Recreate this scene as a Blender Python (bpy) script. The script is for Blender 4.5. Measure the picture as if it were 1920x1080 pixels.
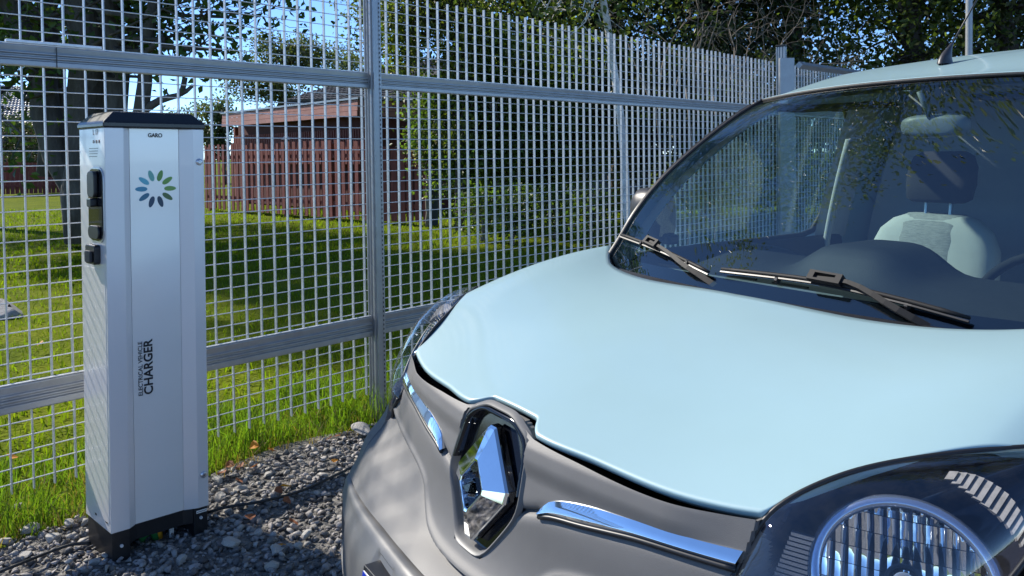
import bpy, bmesh, math, random
import numpy as np
from mathutils import Vector, Matrix

for o in list(bpy.data.objects):
    bpy.data.objects.remove(o, do_unlink=True)
scene = bpy.context.scene
COL = scene.collection
rng = np.random.default_rng(7)
random.seed(7)
R = math.radians

# ------------------------------------------------------------------ camera
F, CX, CY, CAM_H = 1443.0, 960.0, 331.0, 1.5
PITCH, ROLL = R(1.6), R(-0.66)
fwd = np.array([0, math.cos(PITCH), -math.sin(PITCH)])
_r0 = np.array([1., 0, 0]); _u0 = np.cross(_r0, fwd)
rt = _r0 * math.cos(ROLL) + _u0 * math.sin(ROLL); up = np.cross(rt, fwd)
CAM = np.array([0, 0, CAM_H])
cam_data = bpy.data.cameras.new('camera')
cam = bpy.data.objects.new('camera', cam_data); COL.objects.link(cam)
cam_data.sensor_width = 36; cam_data.lens = 36 * F / 1920
cam_data.shift_y = (CY - 540) / 1920
cam_data.clip_start = 0.05; cam_data.clip_end = 3000
cam.matrix_world = Matrix(((rt[0], up[0], -fwd[0], 0), (rt[1], up[1], -fwd[1], 0), (rt[2], up[2], -fwd[2], CAM_H), (0, 0, 0, 1)))
scene.camera = cam

# fence frame: D along the fence, N across it towards the car park
FA = R(43.9)
D = np.array([math.sin(FA), math.cos(FA), 0]); N = np.array([D[1], -D[0], 0]); FP0 = -3.683 * N

# ------------------------------------------------------------------ sun and sky
_h = N + 0.24 * D; _h = _h / np.linalg.norm(_h)          # horizontal travel of the sunlight
SUN_EL = R(37.5)
L_dir = np.array([_h[0] * math.cos(SUN_EL), _h[1] * math.cos(SUN_EL), -math.sin(SUN_EL)])
world = bpy.data.worlds.new('World'); scene.world = world; world.use_nodes = True
wn = world.node_tree; bg = wn.nodes['Background']
sky = wn.nodes.new('ShaderNodeTexSky'); sky.sky_type = 'NISHITA'; sky.sun_disc = False
sky.sun_elevation = SUN_EL
sky.sun_rotation = math.atan2(-L_dir[0], -L_dir[1])
sky.altitude = 4000; sky.air_density = 1.0; sky.dust_density = 0.0; sky.ozone_density = 6.0
hs_ = wn.nodes.new('ShaderNodeHueSaturation'); hs_.inputs['Saturation'].default_value = 1.02
wn.links.new(sky.outputs[0], hs_.inputs['Color']); wn.links.new(hs_.outputs[0], bg.inputs[0]); bg.inputs[1].default_value = 0.15
sun_data = bpy.data.lights.new('sun', 'SUN'); sun_data.energy = 4.6; sun_data.angle = R(1.1); sun_data.color = (1, .94, .84)
sun = bpy.data.objects.new('sun', sun_data); COL.objects.link(sun)
sun.rotation_euler = Vector(L_dir).to_track_quat('-Z', 'Y').to_euler(); sun.location = (-15, 12, 14)
vs = scene.view_settings
vs.view_transform = 'Standard'; vs.look = 'None'; vs.gamma = 1; vs.exposure = 0.75; vs.use_curve_mapping = False
scene.render.engine = 'CYCLES'
scene.cycles.max_bounces = 10; scene.cycles.transparent_max_bounces = 24

# ------------------------------------------------------------------ helpers
def ray(x, y): return fwd + rt * (x - CX) / F - up * (y - CY) / F
def atz(x, y, z):
    d = ray(x, y); return CAM + d * ((z - CAM_H) / d[2])
def aty(x, y, Y):
    d = ray(x, y); return CAM + d * (Y / d[1])
def fp(s, n, z=0.0): return FP0 + D * s + N * n + np.array([0, 0, z])

class MB:
    """collects vertices and faces of one mesh"""
    def __init__(self): self.v = []; self.f = []
    def add(self, V, Fc):
        k = len(self.v); self.v += [tuple(map(float, p)) for p in V]; self.f += [tuple(i + k for i in q) for q in Fc]; return self
    def box(self, c, s, rz=0.0, M=None):
        x, y, z = s[0] / 2, s[1] / 2, s[2] / 2
        V = [(-x, -y, -z), (x, -y, -z), (x, y, -z), (-x, y, -z), (-x, -y, z), (x, -y, z), (x, y, z), (-x, y, z)]
        cr, sr = math.cos(rz), math.sin(rz)
        V = [(c[0] + a * cr - b * sr, c[1] + a * sr + b * cr, c[2] + d) for a, b, d in V]
        return self.add(V, [(0, 3, 2, 1), (4, 5, 6, 7), (0, 1, 5, 4), (1, 2, 6, 5), (2, 3, 7, 6), (3, 0, 4, 7)])
    def prism(self, poly, z0, z1):
        n = len(poly)
        V = [(p[0], p[1], z0) for p in poly] + [(p[0], p[1], z1) for p in poly]
        Fc = [tuple(range(n))[::-1], tuple(range(n, 2 * n))] + [(i, (i + 1) % n, n + (i + 1) % n, n + i) for i in range(n)]
        return self.add(V, Fc)
    def hull(self, polyA, polyB):
        """closed solid between two polygons with the same count of 3-D points"""
        n = len(polyA)
        return self.add(list(polyA) + list(polyB), [tuple(range(n))[::-1], tuple(range(n, 2 * n))] + [(i, (i + 1) % n, n + (i + 1) % n, n + i) for i in range(n)])
    def tube(self, pts, rad, seg=8, cap=True, flat=None):
        pts = [np.asarray(p, float) for p in pts]; n = len(pts)
        rad = [rad] * n if np.isscalar(rad) else rad
        k = len(self.v); prev = None
        for i, p in enumerate(pts):
            t = pts[min(i + 1, n - 1)] - pts[max(i - 1, 0)]; t = t / (np.linalg.norm(t) + 1e-12)
            if prev is None:
                a = np.array([0, 0, 1.]) if abs(t[2]) < .9 else np.array([1., 0, 0])
                e1 = np.cross(t, a)
            else:
                e1 = prev - t * (prev @ t)
            e1 = e1 / np.linalg.norm(e1); prev = e1; e2 = np.cross(t, e1)
            for j in range(seg):
                a = 2 * math.pi * j / seg
                self.v.append(tuple(p + rad[i] * (math.cos(a) * e1 + math.sin(a) * e2)))
        for i in range(n - 1):
            for j in range(seg):
                a = k + i * seg + j; b = k + i * seg + (j + 1) % seg
                self.f.append((a, b, b + seg, a + seg))
        if cap:
            self.f.append(tuple(k + j for j in range(seg))[::-1]); self.f.append(tuple(k + (n - 1) * seg + j for j in range(seg)))
        return self
    def cyl(self, a, b, r, seg=16): return self.tube([a, b], r, seg)
    def lathe(self, prof, c=(0, 0, 0), seg=24, M=None):
        """prof: (radius, height); axis +z or the matrix M"""
        k = len(self.v); n = len(prof)
        for r_, h_ in prof:
            for j in range(seg):
                a = 2 * math.pi * j / seg
                p = np.array([r_ * math.cos(a), r_ * math.sin(a), h_])
                if M is not None: p = M @ p
                self.v.append(tuple(p + np.asarray(c)))
        for i in range(n - 1):
            for j in range(seg):
                a = k + i * seg + j; b = k + i * seg + (j + 1) % seg
                self.f.append((a, b, b + seg, a + seg))
        return self
    def grid(self, G):
        G = np.asarray(G, float); m, n = G.shape[:2]; k = len(self.v)
        self.v += [tuple(p) for p in G.reshape(-1, 3)]
        self.f += [(k + i * n + j, k + i * n + j + 1, k + (i + 1) * n + j + 1, k + (i + 1) * n + j) for i in range(m - 1) for j in range(n - 1)]
        return self
    def mesh(self, name):
        me = bpy.data.meshes.new(name); me.from_pydata(self.v, [], self.f); me.update(); return me
    def build(self, name, mat, parent=None, smooth=False, bevel=0, seg=2, angle=None, fix=True):
        me = self.mesh(name)
        if fix:
            bm = bmesh.new(); bm.from_mesh(me); bmesh.ops.recalc_face_normals(bm, faces=bm.faces); bm.to_mesh(me); bm.free()
        return link(name, me, mat, parent, smooth, bevel, seg, angle)

def link(name, me, mat, parent=None, smooth=False, bevel=0, seg=2, angle=None):
    o = bpy.data.objects.new(name, me); COL.objects.link(o)
    if mat is not None and not me.materials: me.materials.append(mat)
    if smooth:
        me.polygons.foreach_set('use_smooth', [True] * len(me.polygons))
        if angle is not None:
            try: me.set_sharp_from_angle(angle=R(angle))
            except Exception: pass
    if bevel:
        b = o.modifiers.new('bevel', 'BEVEL'); b.width = bevel; b.segments = seg; b.limit_method = 'ANGLE'; b.angle_limit = R(35)
    if parent is not None: o.parent = parent
    return o

def tag(o, label=None, cat=None, group=None, kind=None):
    if label: o['label'] = label
    if cat: o['category'] = cat
    if group: o['group'] = group
    if kind: o['kind'] = kind
    return o
def thing(name, label, cat, loc=(0, 0, 0), rz=0.0, group=None):
    o = bpy.data.objects.new(name, None); COL.objects.link(o); o.empty_display_size = .1
    o.location = tuple(map(float, loc)); o.rotation_euler = (0, 0, rz)
    return tag(o, label, cat, group)
def inst(src, parent, loc=(0, 0, 0), rot=(0, 0, 0), scale=(1, 1, 1), name=None):
    o = src.copy(); COL.objects.link(o); o.parent = parent; o.location = tuple(map(float, loc)); o.rotation_euler = rot; o.scale = scale
    return o
def fast_mesh(name, V, Fc):
    V = np.ascontiguousarray(V, np.float32); Fc = np.ascontiguousarray(Fc, np.int32); m, k = Fc.shape
    me = bpy.data.meshes.new(name)
    me.vertices.add(len(V)); me.vertices.foreach_set('co', V.ravel())
    me.loops.add(m * k); me.loops.foreach_set('vertex_index', Fc.ravel())
    me.polygons.add(m); me.polygons.foreach_set('loop_start', np.arange(m, dtype=np.int32) * k)
    try: me.polygons.foreach_set('loop_total', np.full(m, k, np.int32))
    except Exception: pass
    me.update(calc_edges=True); me.validate()
    return me
def pchip(x, xs, ys):
    """monotone cubic interpolation"""
    xs = np.asarray(xs, float); ys = np.asarray(ys, float); x = np.clip(np.asarray(x, float), xs[0], xs[-1])
    h = np.diff(xs); dl = np.diff(ys) / h; m = np.zeros(len(xs)); m[0] = dl[0]; m[-1] = dl[-1]
    for i in range(1, len(xs) - 1):
        if dl[i - 1] * dl[i] > 0:
            w1 = 2 * h[i] + h[i - 1]; w2 = h[i] + 2 * h[i - 1]; m[i] = (w1 + w2) / (w1 / dl[i - 1] + w2 / dl[i])
    i = np.clip(np.searchsorted(xs, x, side='right') - 1, 0, len(xs) - 2); t = (x - xs[i]) / h[i]
    return ((1 + 2 * t) * (1 - t) ** 2 * ys[i] + t * (1 - t) ** 2 * h[i] * m[i] + t * t * (3 - 2 * t) * ys[i + 1] + t * t * (t - 1) * h[i] * m[i + 1])
def resample(pts, n):
    pts = np.asarray(pts, float); d = np.r_[0, np.cumsum(np.linalg.norm(np.diff(pts, axis=0), axis=1))]
    t = np.linspace(0, d[-1], n); return np.stack([pchip(t, d, pts[:, k]) for k in range(pts.shape[1])], 1)

# ------------------------------------------------------------------ materials
def mat(name, col, rough=.5, metal=0.0, vary=0.0, vscale=8.0, bump=0.0, bscale=60.0, coat=0.0, col2=None, spec=None, island=0.0, transl=0.0, stretch=None, rvary=0.0, bdist=.01):
    m = bpy.data.materials.new(name); m.use_nodes = True; nt = m.node_tree; b = nt.nodes['Principled BSDF']
    b.inputs['Base Color'].default_value = (*col, 1); b.inputs['Roughness'].default_value = rough; b.inputs['Metallic'].default_value = metal
    if coat: b.inputs['Coat Weight'].default_value = coat; b.inputs['Coat Roughness'].default_value = .03 if coat > .6 or coat < .45 else .08
    if spec is not None: b.inputs['Specular IOR Level'].default_value = spec
    tc = nt.nodes.new('ShaderNodeTexCoord'); vec = tc.outputs['Object']
    if stretch is not None:
        mp = nt.nodes.new('ShaderNodeMapping'); mp.inputs['Scale'].default_value = stretch; nt.links.new(vec, mp.inputs[0]); vec = mp.outputs[0]
    out = None
    if vary or col2 is not None:
        nz = nt.nodes.new('ShaderNodeTexNoise'); nz.inputs['Scale'].default_value = vscale; nz.inputs['Detail'].default_value = 6; nz.inputs['Roughness'].default_value = .65
        nt.links.new(vec, nz.inputs['Vector'])
        rp = nt.nodes.new('ShaderNodeValToRGB'); rp.color_ramp.elements[0].position = .3; rp.color_ramp.elements[1].position = .7
        c2 = col2 if col2 is not None else tuple(min(1, c * (1 + vary)) for c in col)
        c1 = col if col2 is not None else tuple(c * (1 - vary) for c in col)
        rp.color_ramp.elements[0].color = (*c1, 1); rp.color_ramp.elements[1].color = (*c2, 1)
        nt.links.new(nz.outputs[0], rp.inputs[0]); out = rp.outputs[0]
        if rvary:
            mr = nt.nodes.new('ShaderNodeMapRange'); mr.inputs[3].default_value = max(0.02, rough - rvary); mr.inputs[4].default_value = min(1, rough + rvary)
            nt.links.new(nz.outputs[0], mr.inputs[0]); nt.links.new(mr.outputs[0], b.inputs['Roughness'])
    if island:
        ge = nt.nodes.new('ShaderNodeNewGeometry'); hs = nt.nodes.new('ShaderNodeHueSaturation')
        if out is not None: nt.links.new(out, hs.inputs['Color'])
        else: hs.inputs['Color'].default_value = (*col, 1)
        a = nt.nodes.new('ShaderNodeMapRange'); a.inputs[3].default_value = 1 - island; a.inputs[4].default_value = 1 + island
        nt.links.new(ge.outputs['Random Per Island'], a.inputs[0]); nt.links.new(a.outputs[0], hs.inputs['Value'])
        a2 = nt.nodes.new('ShaderNodeMath'); a2.operation = 'MULTIPLY'; a2.inputs[1].default_value = 7.31; nt.links.new(ge.outputs['Random Per Island'], a2.inputs[0])
        a3 = nt.nodes.new('ShaderNodeMath'); a3.operation = 'FRACT'; nt.links.new(a2.outputs[0], a3.inputs[0])
        a4 = nt.nodes.new('ShaderNodeMapRange'); a4.inputs[3].default_value = .5 - .05 * island; a4.inputs[4].default_value = .5 + .03 * island
        nt.links.new(a3.outputs[0], a4.inputs[0]); nt.links.new(a4.outputs[0], hs.inputs['Hue']); out = hs.outputs[0]
    if out is not None: nt.links.new(out, b.inputs['Base Color'])
    if bump:
        nb = nt.nodes.new('ShaderNodeTexNoise'); nb.inputs['Scale'].default_value = bscale; nb.inputs['Detail'].default_value = 4; nt.links.new(vec, nb.inputs['Vector'])
        bp = nt.nodes.new('ShaderNodeBump'); bp.inputs['Strength'].default_value = bump; bp.inputs['Distance'].default_value = bdist
        nt.links.new(nb.outputs[0], bp.inputs['Height']); nt.links.new(bp.outputs[0], b.inputs['Normal'])
    if transl:
        tr = nt.nodes.new('ShaderNodeBsdfTranslucent'); mx = nt.nodes.new('ShaderNodeMixShader'); mx.inputs[0].default_value = transl
        g = nt.nodes.new('ShaderNodeMix'); g.data_type = 'RGBA'; g.blend_type = 'MULTIPLY'; g.inputs[0].default_value = 1
        if out is not None: nt.links.new(out, g.inputs[6])
        else: g.inputs[6].default_value = (*col, 1)
        g.inputs[7].default_value = (2.2, 2.3, .9, 1)
        nt.links.new(g.outputs[2], tr.inputs[0])
        nt.links.new(b.outputs[0], mx.inputs[1]); nt.links.new(tr.outputs[0], mx.inputs[2]); nt.links.new(mx.outputs[0], nt.nodes['Material Output'].inputs[0])
    return m
def glass_mat(name, tint, base=.06, rough=0.0, dust=0.0):
    m = bpy.data.materials.new(name); m.use_nodes = True; nt = m.node_tree; nt.nodes.remove(nt.nodes['Principled BSDF'])
    lw = nt.nodes.new('ShaderNodeLayerWeight'); lw.inputs[0].default_value = .5
    pw = nt.nodes.new('ShaderNodeMath'); pw.operation = 'POWER'; pw.inputs[1].default_value = 5; nt.links.new(lw.outputs['Facing'], pw.inputs[0])
    ma = nt.nodes.new('ShaderNodeMath'); ma.operation = 'MULTIPLY_ADD'; ma.inputs[1].default_value = 1 - base; ma.inputs[2].default_value = base; nt.links.new(pw.outputs[0], ma.inputs[0])
    tr = nt.nodes.new('ShaderNodeBsdfTransparent'); tr.inputs[0].default_value = (*tint, 1)
    gl = nt.nodes.new('ShaderNodeBsdfGlossy'); gl.inputs['Roughness'].default_value = rough; gl.inputs[0].default_value = (1, 1, 1, 1)
    mx = nt.nodes.new('ShaderNodeMixShader'); nt.links.new(ma.outputs[0], mx.inputs[0]); nt.links.new(tr.outputs[0], mx.inputs[1]); nt.links.new(gl.outputs[0], mx.inputs[2])
    last = mx
    if dust:
        df = nt.nodes.new('ShaderNodeBsdfDiffuse'); df.inputs[0].default_value = (.5, .5, .48, 1)
        tc = nt.nodes.new('ShaderNodeTexCoord'); nz = nt.nodes.new('ShaderNodeTexNoise'); nz.inputs['Scale'].default_value = 9; nz.inputs['Detail'].default_value = 10; nz.inputs['Roughness'].default_value = .8
        nt.links.new(tc.outputs['Object'], nz.inputs['Vector'])
        mr = nt.nodes.new('ShaderNodeMapRange'); mr.inputs[1].default_value = .45; mr.inputs[2].default_value = .8; mr.inputs[3].default_value = 0; mr.inputs[4].default_value = dust
        nt.links.new(nz.outputs[0], mr.inputs[0])
        m2 = nt.nodes.new('ShaderNodeMixShader'); nt.links.new(mr.outputs[0], m2.inputs[0]); nt.links.new(mx.outputs[0], m2.inputs[1]); nt.links.new(df.outputs[0], m2.inputs[2]); last = m2
    nt.links.new(last.outputs[0], nt.nodes['Material Output'].inputs[0])
    return m
M = {}
M['paint'] = mat('pale_blue_paint', (.285, .425, .46), .4, vary=.02, vscale=3, coat=.5)
M['plastic'] = mat('grey_bumper_plastic', (.122, .119, .117), .54, vary=.10, vscale=5, bump=.25, bscale=900, rvary=.06, bdist=.002)
M['plastic2'] = mat('smooth_bumper_plastic', (.12, .12, .12), .46, vary=.08, vscale=6, bump=.06, bscale=700, bdist=.002)
M['black'] = mat('black_plastic', (.012, .012, .014), .4, vary=.2, vscale=20)
M['gloss_black'] = mat('gloss_black', (.006, .007, .01), .08)
M['rubber'] = mat('dark_rubber', (.02, .02, .022), .6, vary=.3, vscale=30, bump=.1, bscale=200)
M['trim'] = mat('grey_pillar_trim', (.03, .03, .034), .42, vary=.1, vscale=30)
M['chrome'] = mat('chrome', (.82, .84, .86), .04, 1.0, vary=.03, vscale=40, rvary=.02)
M['satin'] = mat('satin_silver', (.6, .62, .66), .3, .9)
M['glass'] = glass_mat('windscreen_glass', (.60, .74, .74), .115, 0.0, .004)
M['side_glass'] = glass_mat('side_window_glass', (.74, .84, .80), .08)
M['lens'] = glass_mat('clear_headlight_lens', (.93, .95, .97), .09, .0, .03)
M['dash'] = mat('dark_dashboard', (.02, .022, .025), .6, vary=.15, vscale=30, bump=.2, bscale=400)
M['seat_fabric'] = mat('grey_patterned_seat_fabric', (.20, .22, .22), .9, col2=(.36, .38, .37), vscale=40, stretch=(1, 1, 6), bump=.2, bscale=300)
M['seat_side'] = mat('pale_seat_side_fabric', (.46, .49, .47), .9, vary=.06, bump=.2, bscale=400)
M['headrest'] = mat('black_headrest_fabric', (.012, .013, .016), .9, vary=.2, bump=.2, bscale=300)
M['liner'] = mat('grey_interior_liner', (.35, .37, .38), .9, vary=.05)
M['bar'] = mat('dull_galvanised_bar', (.42, .44, .46), .45, .4, vary=.25, vscale=18, rvary=.1)
M['steel'] = mat('galvanised_steel', (.68, .70, .72), .42, .35, vary=.15, vscale=45, bump=.05, bscale=90, rvary=.12)
M['rail'] = mat('galvanised_rail', (.33, .35, .37), .42, .55, vary=.10, vscale=14, rvary=.08)
M['charger'] = mat('silver_lacquer', (.74, .72, .71), .28, .18, vary=.02, vscale=2, rvary=.02, coat=.25)
M['charger_panel'] = mat('pale_silver_lacquer', (.88, .86, .82), .22, .22, vary=.02, vscale=2, rvary=.02, coat=.4)
M['cap'] = mat('black_cap_plastic', (.012, .013, .016), .22, vary=.1, vscale=20)
M['brick_red'] = mat('red_brown_paint', (.20, .060, .042), .75, vary=.35, vscale=3, island=.3, bump=.25, bscale=40, stretch=(6, 6, 1))
M['fascia'] = mat('faded_red_fascia', (.40, .19, .165), .7, vary=.2, vscale=4, bump=.2, bscale=40)
M['roof_tile'] = mat('dark_roof_tile', (.055, .055, .058), .7, vary=.3, vscale=6, island=.25)
M['pale_tile'] = mat('pale_roof_tile', (.35, .33, .32), .5, vary=.2, vscale=2, island=.2)
M['brickwall'] = mat('brick_wall', (.30, .14, .09), .9, vary=.3, vscale=9)
M['white'] = mat('white_paint', (.75, .75, .73), .5, vary=.06)
M['bark'] = mat('dark_bark', (.045, .036, .028), .95, col2=(.13, .115, .10), vscale=5, bump=.9, bscale=14, stretch=(1, 1, .35), bdist=.05)
M['birch'] = mat('birch_bark', (.30, .28, .25), .8, col2=(.92, .90, .87), vscale=7, bump=.3, bscale=20)
M['twig'] = mat('grey_twig', (.20, .17, .14), .9, vary=.3)
M['leaf_a'] = mat('maple_leaf', (.045, .085, .018), .5, island=.45, transl=.45)
M['leaf_b'] = mat('birch_leaf', (.075, .105, .022), .45, island=.5, transl=.45)
M['leaf_c'] = mat('hedge_leaf', (.06, .105, .02), .4, island=.55, transl=.5)
M['leaf_d'] = mat('dark_tree_leaf', (.032, .052, .016), .4, island=.55, transl=.3)
M['leaf_e'] = mat('far_tree_leaf', (.075, .095, .04), .6, island=.35, transl=.35)
M['straw'] = mat('dry_grass_blade', (.22, .16, .06), .7, island=.3, transl=.3)
M['grass'] = mat('grass_blade', (.08, .14, .014), .6, spec=.25, island=.35, transl=.5)
M['grass2'] = mat('lawn_blade', (.105, .155, .008), .7, spec=.15, island=.3, transl=.45)
M['lawn'] = mat('lawn_ground', (.07, .105, .004), .95, spec=.05, col2=(.15, .175, .007), vscale=1.4, bump=.8, bscale=25, bdist=.05)
M['gravel_bed'] = mat('gravel_bed', (.07, .066, .06), .95, col2=(.26, .245, .225), vscale=25, bump=1.0, bscale=40, bdist=.04)
M['stone'] = mat('crushed_stone', (.235, .22, .205), .85, vary=.35, vscale=30, island=.7, bump=.3, bscale=120)
M['boulder'] = mat('grey_boulder', (.30, .29, .28), .9, vary=.35, vscale=8, bump=.6, bscale=25)
M['orange_leaf'] = mat('orange_dead_leaf', (.55, .22, .02), .6, vary=.3, transl=.3)
M['brown_leaf'] = mat('brown_dead_leaf', (.22, .075, .03), .7, vary=.3, transl=.2)
M['cable'] = mat('black_cable', (.012, .012, .013), .5)
M['teal_post'] = mat('dark_teal_metal', (.03, .055, .06), .6, vary=.2)
# ------------------------------------------------------------------ ground
def sheet(name, pts, z, m):
    b = MB(); b.add([(p[0], p[1], z) for p in pts], [tuple(range(len(pts)))]); o = b.build(name, m); 
    return tag(o, kind='structure')
sheet('lawn', [(-600, -600), (600, -600), (600, 900), (-600, 900)], -0.03, M['lawn'])
# the gravel yard lies on the car-park side of the fence
edge = []
for s in np.arange(-40, 45, .25):
    nn = .16 + .07 * math.sin(s * 2.3) + .05 * math.sin(s * 5.1 + 1) + .03 * math.sin(s * 11)
    edge.append(fp(s, nn)[:2])
yard = edge + [fp(44.75, 40)[:2], fp(-40, 40)[:2]]
sheet('gravel_yard', yard, 0.0, M['gravel_bed'])

def stones(name, n, srange, nrange, smin, smax, parent=None, zoff=0.0, power=2.0):
    """angular crushed stones joined into one mesh"""
    bm = bmesh.new(); bmesh.ops.create_icosphere(bm, subdivisions=1, radius=1); B = np.array([v.co[:] for v in bm.verts])
    FI = np.array([[v.index for v in f.verts] for f in bm.faces]); bm.free()
    out = []
    s = rng.uniform(*srange, n); nn = rng.uniform(*nrange, n)
    size = smin + (smax - smin) * rng.random(n) ** power
    for i in range(n):
        # cut the ball by a few random planes for flat angular faces
        P = B.copy()
        for k in range(6):
            q = rng.normal(size=3); q /= np.linalg.norm(q); h = rng.uniform(.18, .55)
            d = P @ q - h; P = P - np.outer(np.maximum(d, 0), q)
        P = P * np.array([1, rng.uniform(.6, 1), rng.uniform(.4, .8)])
        a, b = rng.uniform(0, 6.28), rng.normal(0, .5)
        ca, sa, cb, sb = math.cos(a), math.sin(a), math.cos(b), math.sin(b)
        P = P @ np.array([[1, 0, 0], [0, cb, sb], [0, -sb, cb]]) @ np.array([[ca, sa, 0], [-sa, ca, 0], [0, 0, 1]])
        P = P * size[i] * 1.25
        c = fp(s[i], nn[i]); c[2] = size[i] * rng.uniform(.05, .55) + zoff
        out.append(P + c)
    V = np.concatenate(out); m = len(B)
    Fc = np.concatenate([FI + i * m for i in range(n)])
    o = link(name, fast_mesh(name, V, Fc), M['stone'])
    return o
g1 = stones('gravel', 19000, (-.6, 3.4), (.16, 2.1), .006, .025)
tag(g1, 'grey crushed stone covering the yard around the charger', 'gravel', kind='stuff')
g2 = stones('gravel', 7000, (-3, 6), (.2, 4.6), .010, .026)
tag(g2, 'grey crushed stone spread further under the van', 'gravel', kind='stuff')
# larger stones lying singly
big = [(205, 1040, .030), (338, 1052, .034), (180, 1052, .03), (60, 990, .045), (95, 1010, .04), (130, 985, .04), (45, 1040, .035), (150, 975, .03),
       (415, 930, .04), (450, 915, .035), (440, 1020, .05), (575, 1005, .035), (520, 1035, .045), (500, 890, .03), (430, 955, .03), (410, 900, .035), (480, 1000, .03), (560, 1025, .03), (600, 880, .02), (470, 945, .03), (505, 1062, .04), (30, 950, .035), (15, 1015, .04)]
bm = bmesh.new()
def stone_mesh(seed, sub=2):
    r2 = np.random.default_rng(seed)
    bm = bmesh.new(); bmesh.ops.create_icosphere(bm, subdivisions=sub, radius=1)
    P = np.array([v.co[:] for v in bm.verts])
    for k in range(9):
        q = r2.normal(size=3); q /= np.linalg.norm(q); h = r2.uniform(.35, .7)
        P = P - np.outer(np.maximum(P @ q - h, 0), q)
    P = P * np.array([1, r2.uniform(.7, 1), r2.uniform(.5, .75)])
    for v, p in zip(bm.verts, P): v.co = p
    me = bpy.data.meshes.new('stone'); bm.to_mesh(me); bm.free(); me.materials.append(M['stone']); return me
SM = [stone_mesh(i) for i in range(6)]
for i, (x, y, r_) in enumerate(big):
    o = bpy.data.objects.new('stone', SM[i % 6]); COL.objects.link(o); p = atz(x, y, 0.012)
    o.location = (p[0], p[1], r_ * .35); o.scale = (r_, r_, r_); o.rotation_euler = (random.uniform(-.4, .4), random.uniform(-.4, .4), random.uniform(0, 6))
    tag(o, 'larger angular grey stone lying loose among the fine gravel', 'stone', 'larger stones in the gravel')
def boulder(name, p, s, label, seed):
    me = stone_mesh(seed, 3).copy(); me.materials.clear(); me.materials.append(M['boulder'])
    o = bpy.data.objects.new(name, me); COL.objects.link(o); o.location = p; o.scale = s; o.rotation_euler = (.1, .2, seed)
    me.polygons.foreach_set('use_smooth', [True] * len(me.polygons))
    return tag(o, label, 'rock')
p = atz(664, 812, 0.03); boulder('boulder', (p[0] + .03, p[1] + .02, .04), (.10, .085, .075), 'rounded pale boulder half hidden at the grass edge beside the van bumper', 21)
p = atz(10, 580, 0.03); boulder('boulder', (p[0], p[1], .0), (.32, .26, .2), 'flat grey boulder sunk in the shaded lawn behind the fence', 33)

# ------------------------------------------------------------------ grass
def blades(name, P, h, w, lean, m, label, bend=.5):
    n = len(P); a = rng.uniform(0, 2 * math.pi, n); la = rng.uniform(0, 2 * math.pi, n); ln = lean * rng.random(n) ** .7
    wv = np.stack([np.cos(a), np.sin(a), np.zeros(n)], 1) * (w / 2)[:, None]
    lv = np.stack([np.cos(la), np.sin(la), np.zeros(n)], 1)
    up_ = np.array([0, 0, 1.0])
    mid = P + up_ * (h * .55)[:, None] + lv * (h * ln * .35)[:, None]
    tip = P + up_ * (h * (1 - .35 * ln * bend))[:, None] + lv * (h * ln)[:, None]
    V = np.stack([P - wv, P + wv, mid - wv * .8, mid + wv * .8, tip], 1).reshape(-1, 3)
    k = np.arange(n)[:, None] * 5
    Fc = np.concatenate([k + [0, 1, 3], k + [0, 3, 2], k + [2, 3, 4]])
    o = link(name, fast_mesh(name, V, Fc), m)
    return tag(o, label, 'grass', kind='stuff')
def ground_pts(s, n): return FP0 + np.outer(s, D) + np.outer(n, N)
def clumped(n, s0, s1, n0, n1, clump=.06, frac=.7, k=60):
    cs = rng.uniform(s0, s1, k); cn = rng.uniform(n0, n1, k)
    i = rng.integers(0, k, n); m = rng.random(n) < frac
    s = np.where(m, cs[i] + rng.normal(0, clump, n), rng.uniform(s0, s1, n)); nn = np.where(m, cn[i] + rng.normal(0, clump * .7, n), rng.uniform(n0, n1, n))
    return s, nn
s, n_ = clumped(24000, -2.4, 6.5, -.75, .20, k=420)
edge_n = .20 + .08 * np.sin(s * 2.3) + .05 * np.sin(s * 5.1 + 1); n_ = np.minimum(n_, edge_n - rng.random(len(s)) ** 2 * .15)
P = ground_pts(s, n_); P[:, 2] = -.02
hh = rng.uniform(.07, .20, len(s)) * (1 + .55 * np.sin(s * 3.1 + 1) * np.sin(s * 7.7)); hh *= np.clip(1.15 + n_ * .45, .5, 1.2)
blades('grass', P, hh, rng.uniform(.003, .0065, len(s)), .8, M['grass'], 'long green grass growing along the foot of the mesh fence')
s, n_ = clumped(3600, -2.4, 6.5, -.35, .26, k=260, clump=.05)
edge_n = .26 + .08 * np.sin(s * 2.3) + .05 * np.sin(s * 5.1 + 1); n_ = np.minimum(n_, edge_n); P = ground_pts(s, n_); P[:, 2] = -.015
blades('grass', P, rng.uniform(.04, .13, len(s)), rng.uniform(.002, .005, len(s)), 1.3, M['straw'], 'dry straw coloured blades mixed into the grass edge by the gravel')
# lawn behind
n1 = 42000; s = rng.uniform(-4, 15, n1); n_ = -.6 - 8.5 * rng.random(n1) ** 1.6
P = ground_pts(s, n_); P[:, 2] = -.03
blades('grass', P, rng.uniform(.03, .085, n1) * np.clip(1.1 + n_ * .05, .6, 1.1), rng.uniform(.006, .013, n1), .9, M['grass2'], 'short lawn grass in tree shade behind the mesh fence')
n1 = 26000; Y = rng.uniform(9, 24, n1); X = (rng.random(n1) - .62) * Y * 1.15
P = np.stack([X, Y, np.full(n1, -.03)], 1)
keep = ((P - FP0) @ N) < -6; P = P[keep]
blades('grass', P, rng.uniform(.04, .09, len(P)), rng.uniform(.014, .03, len(P)), .9, M['grass2'], 'mown lawn grass in the open ground before the red plank fences')

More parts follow.
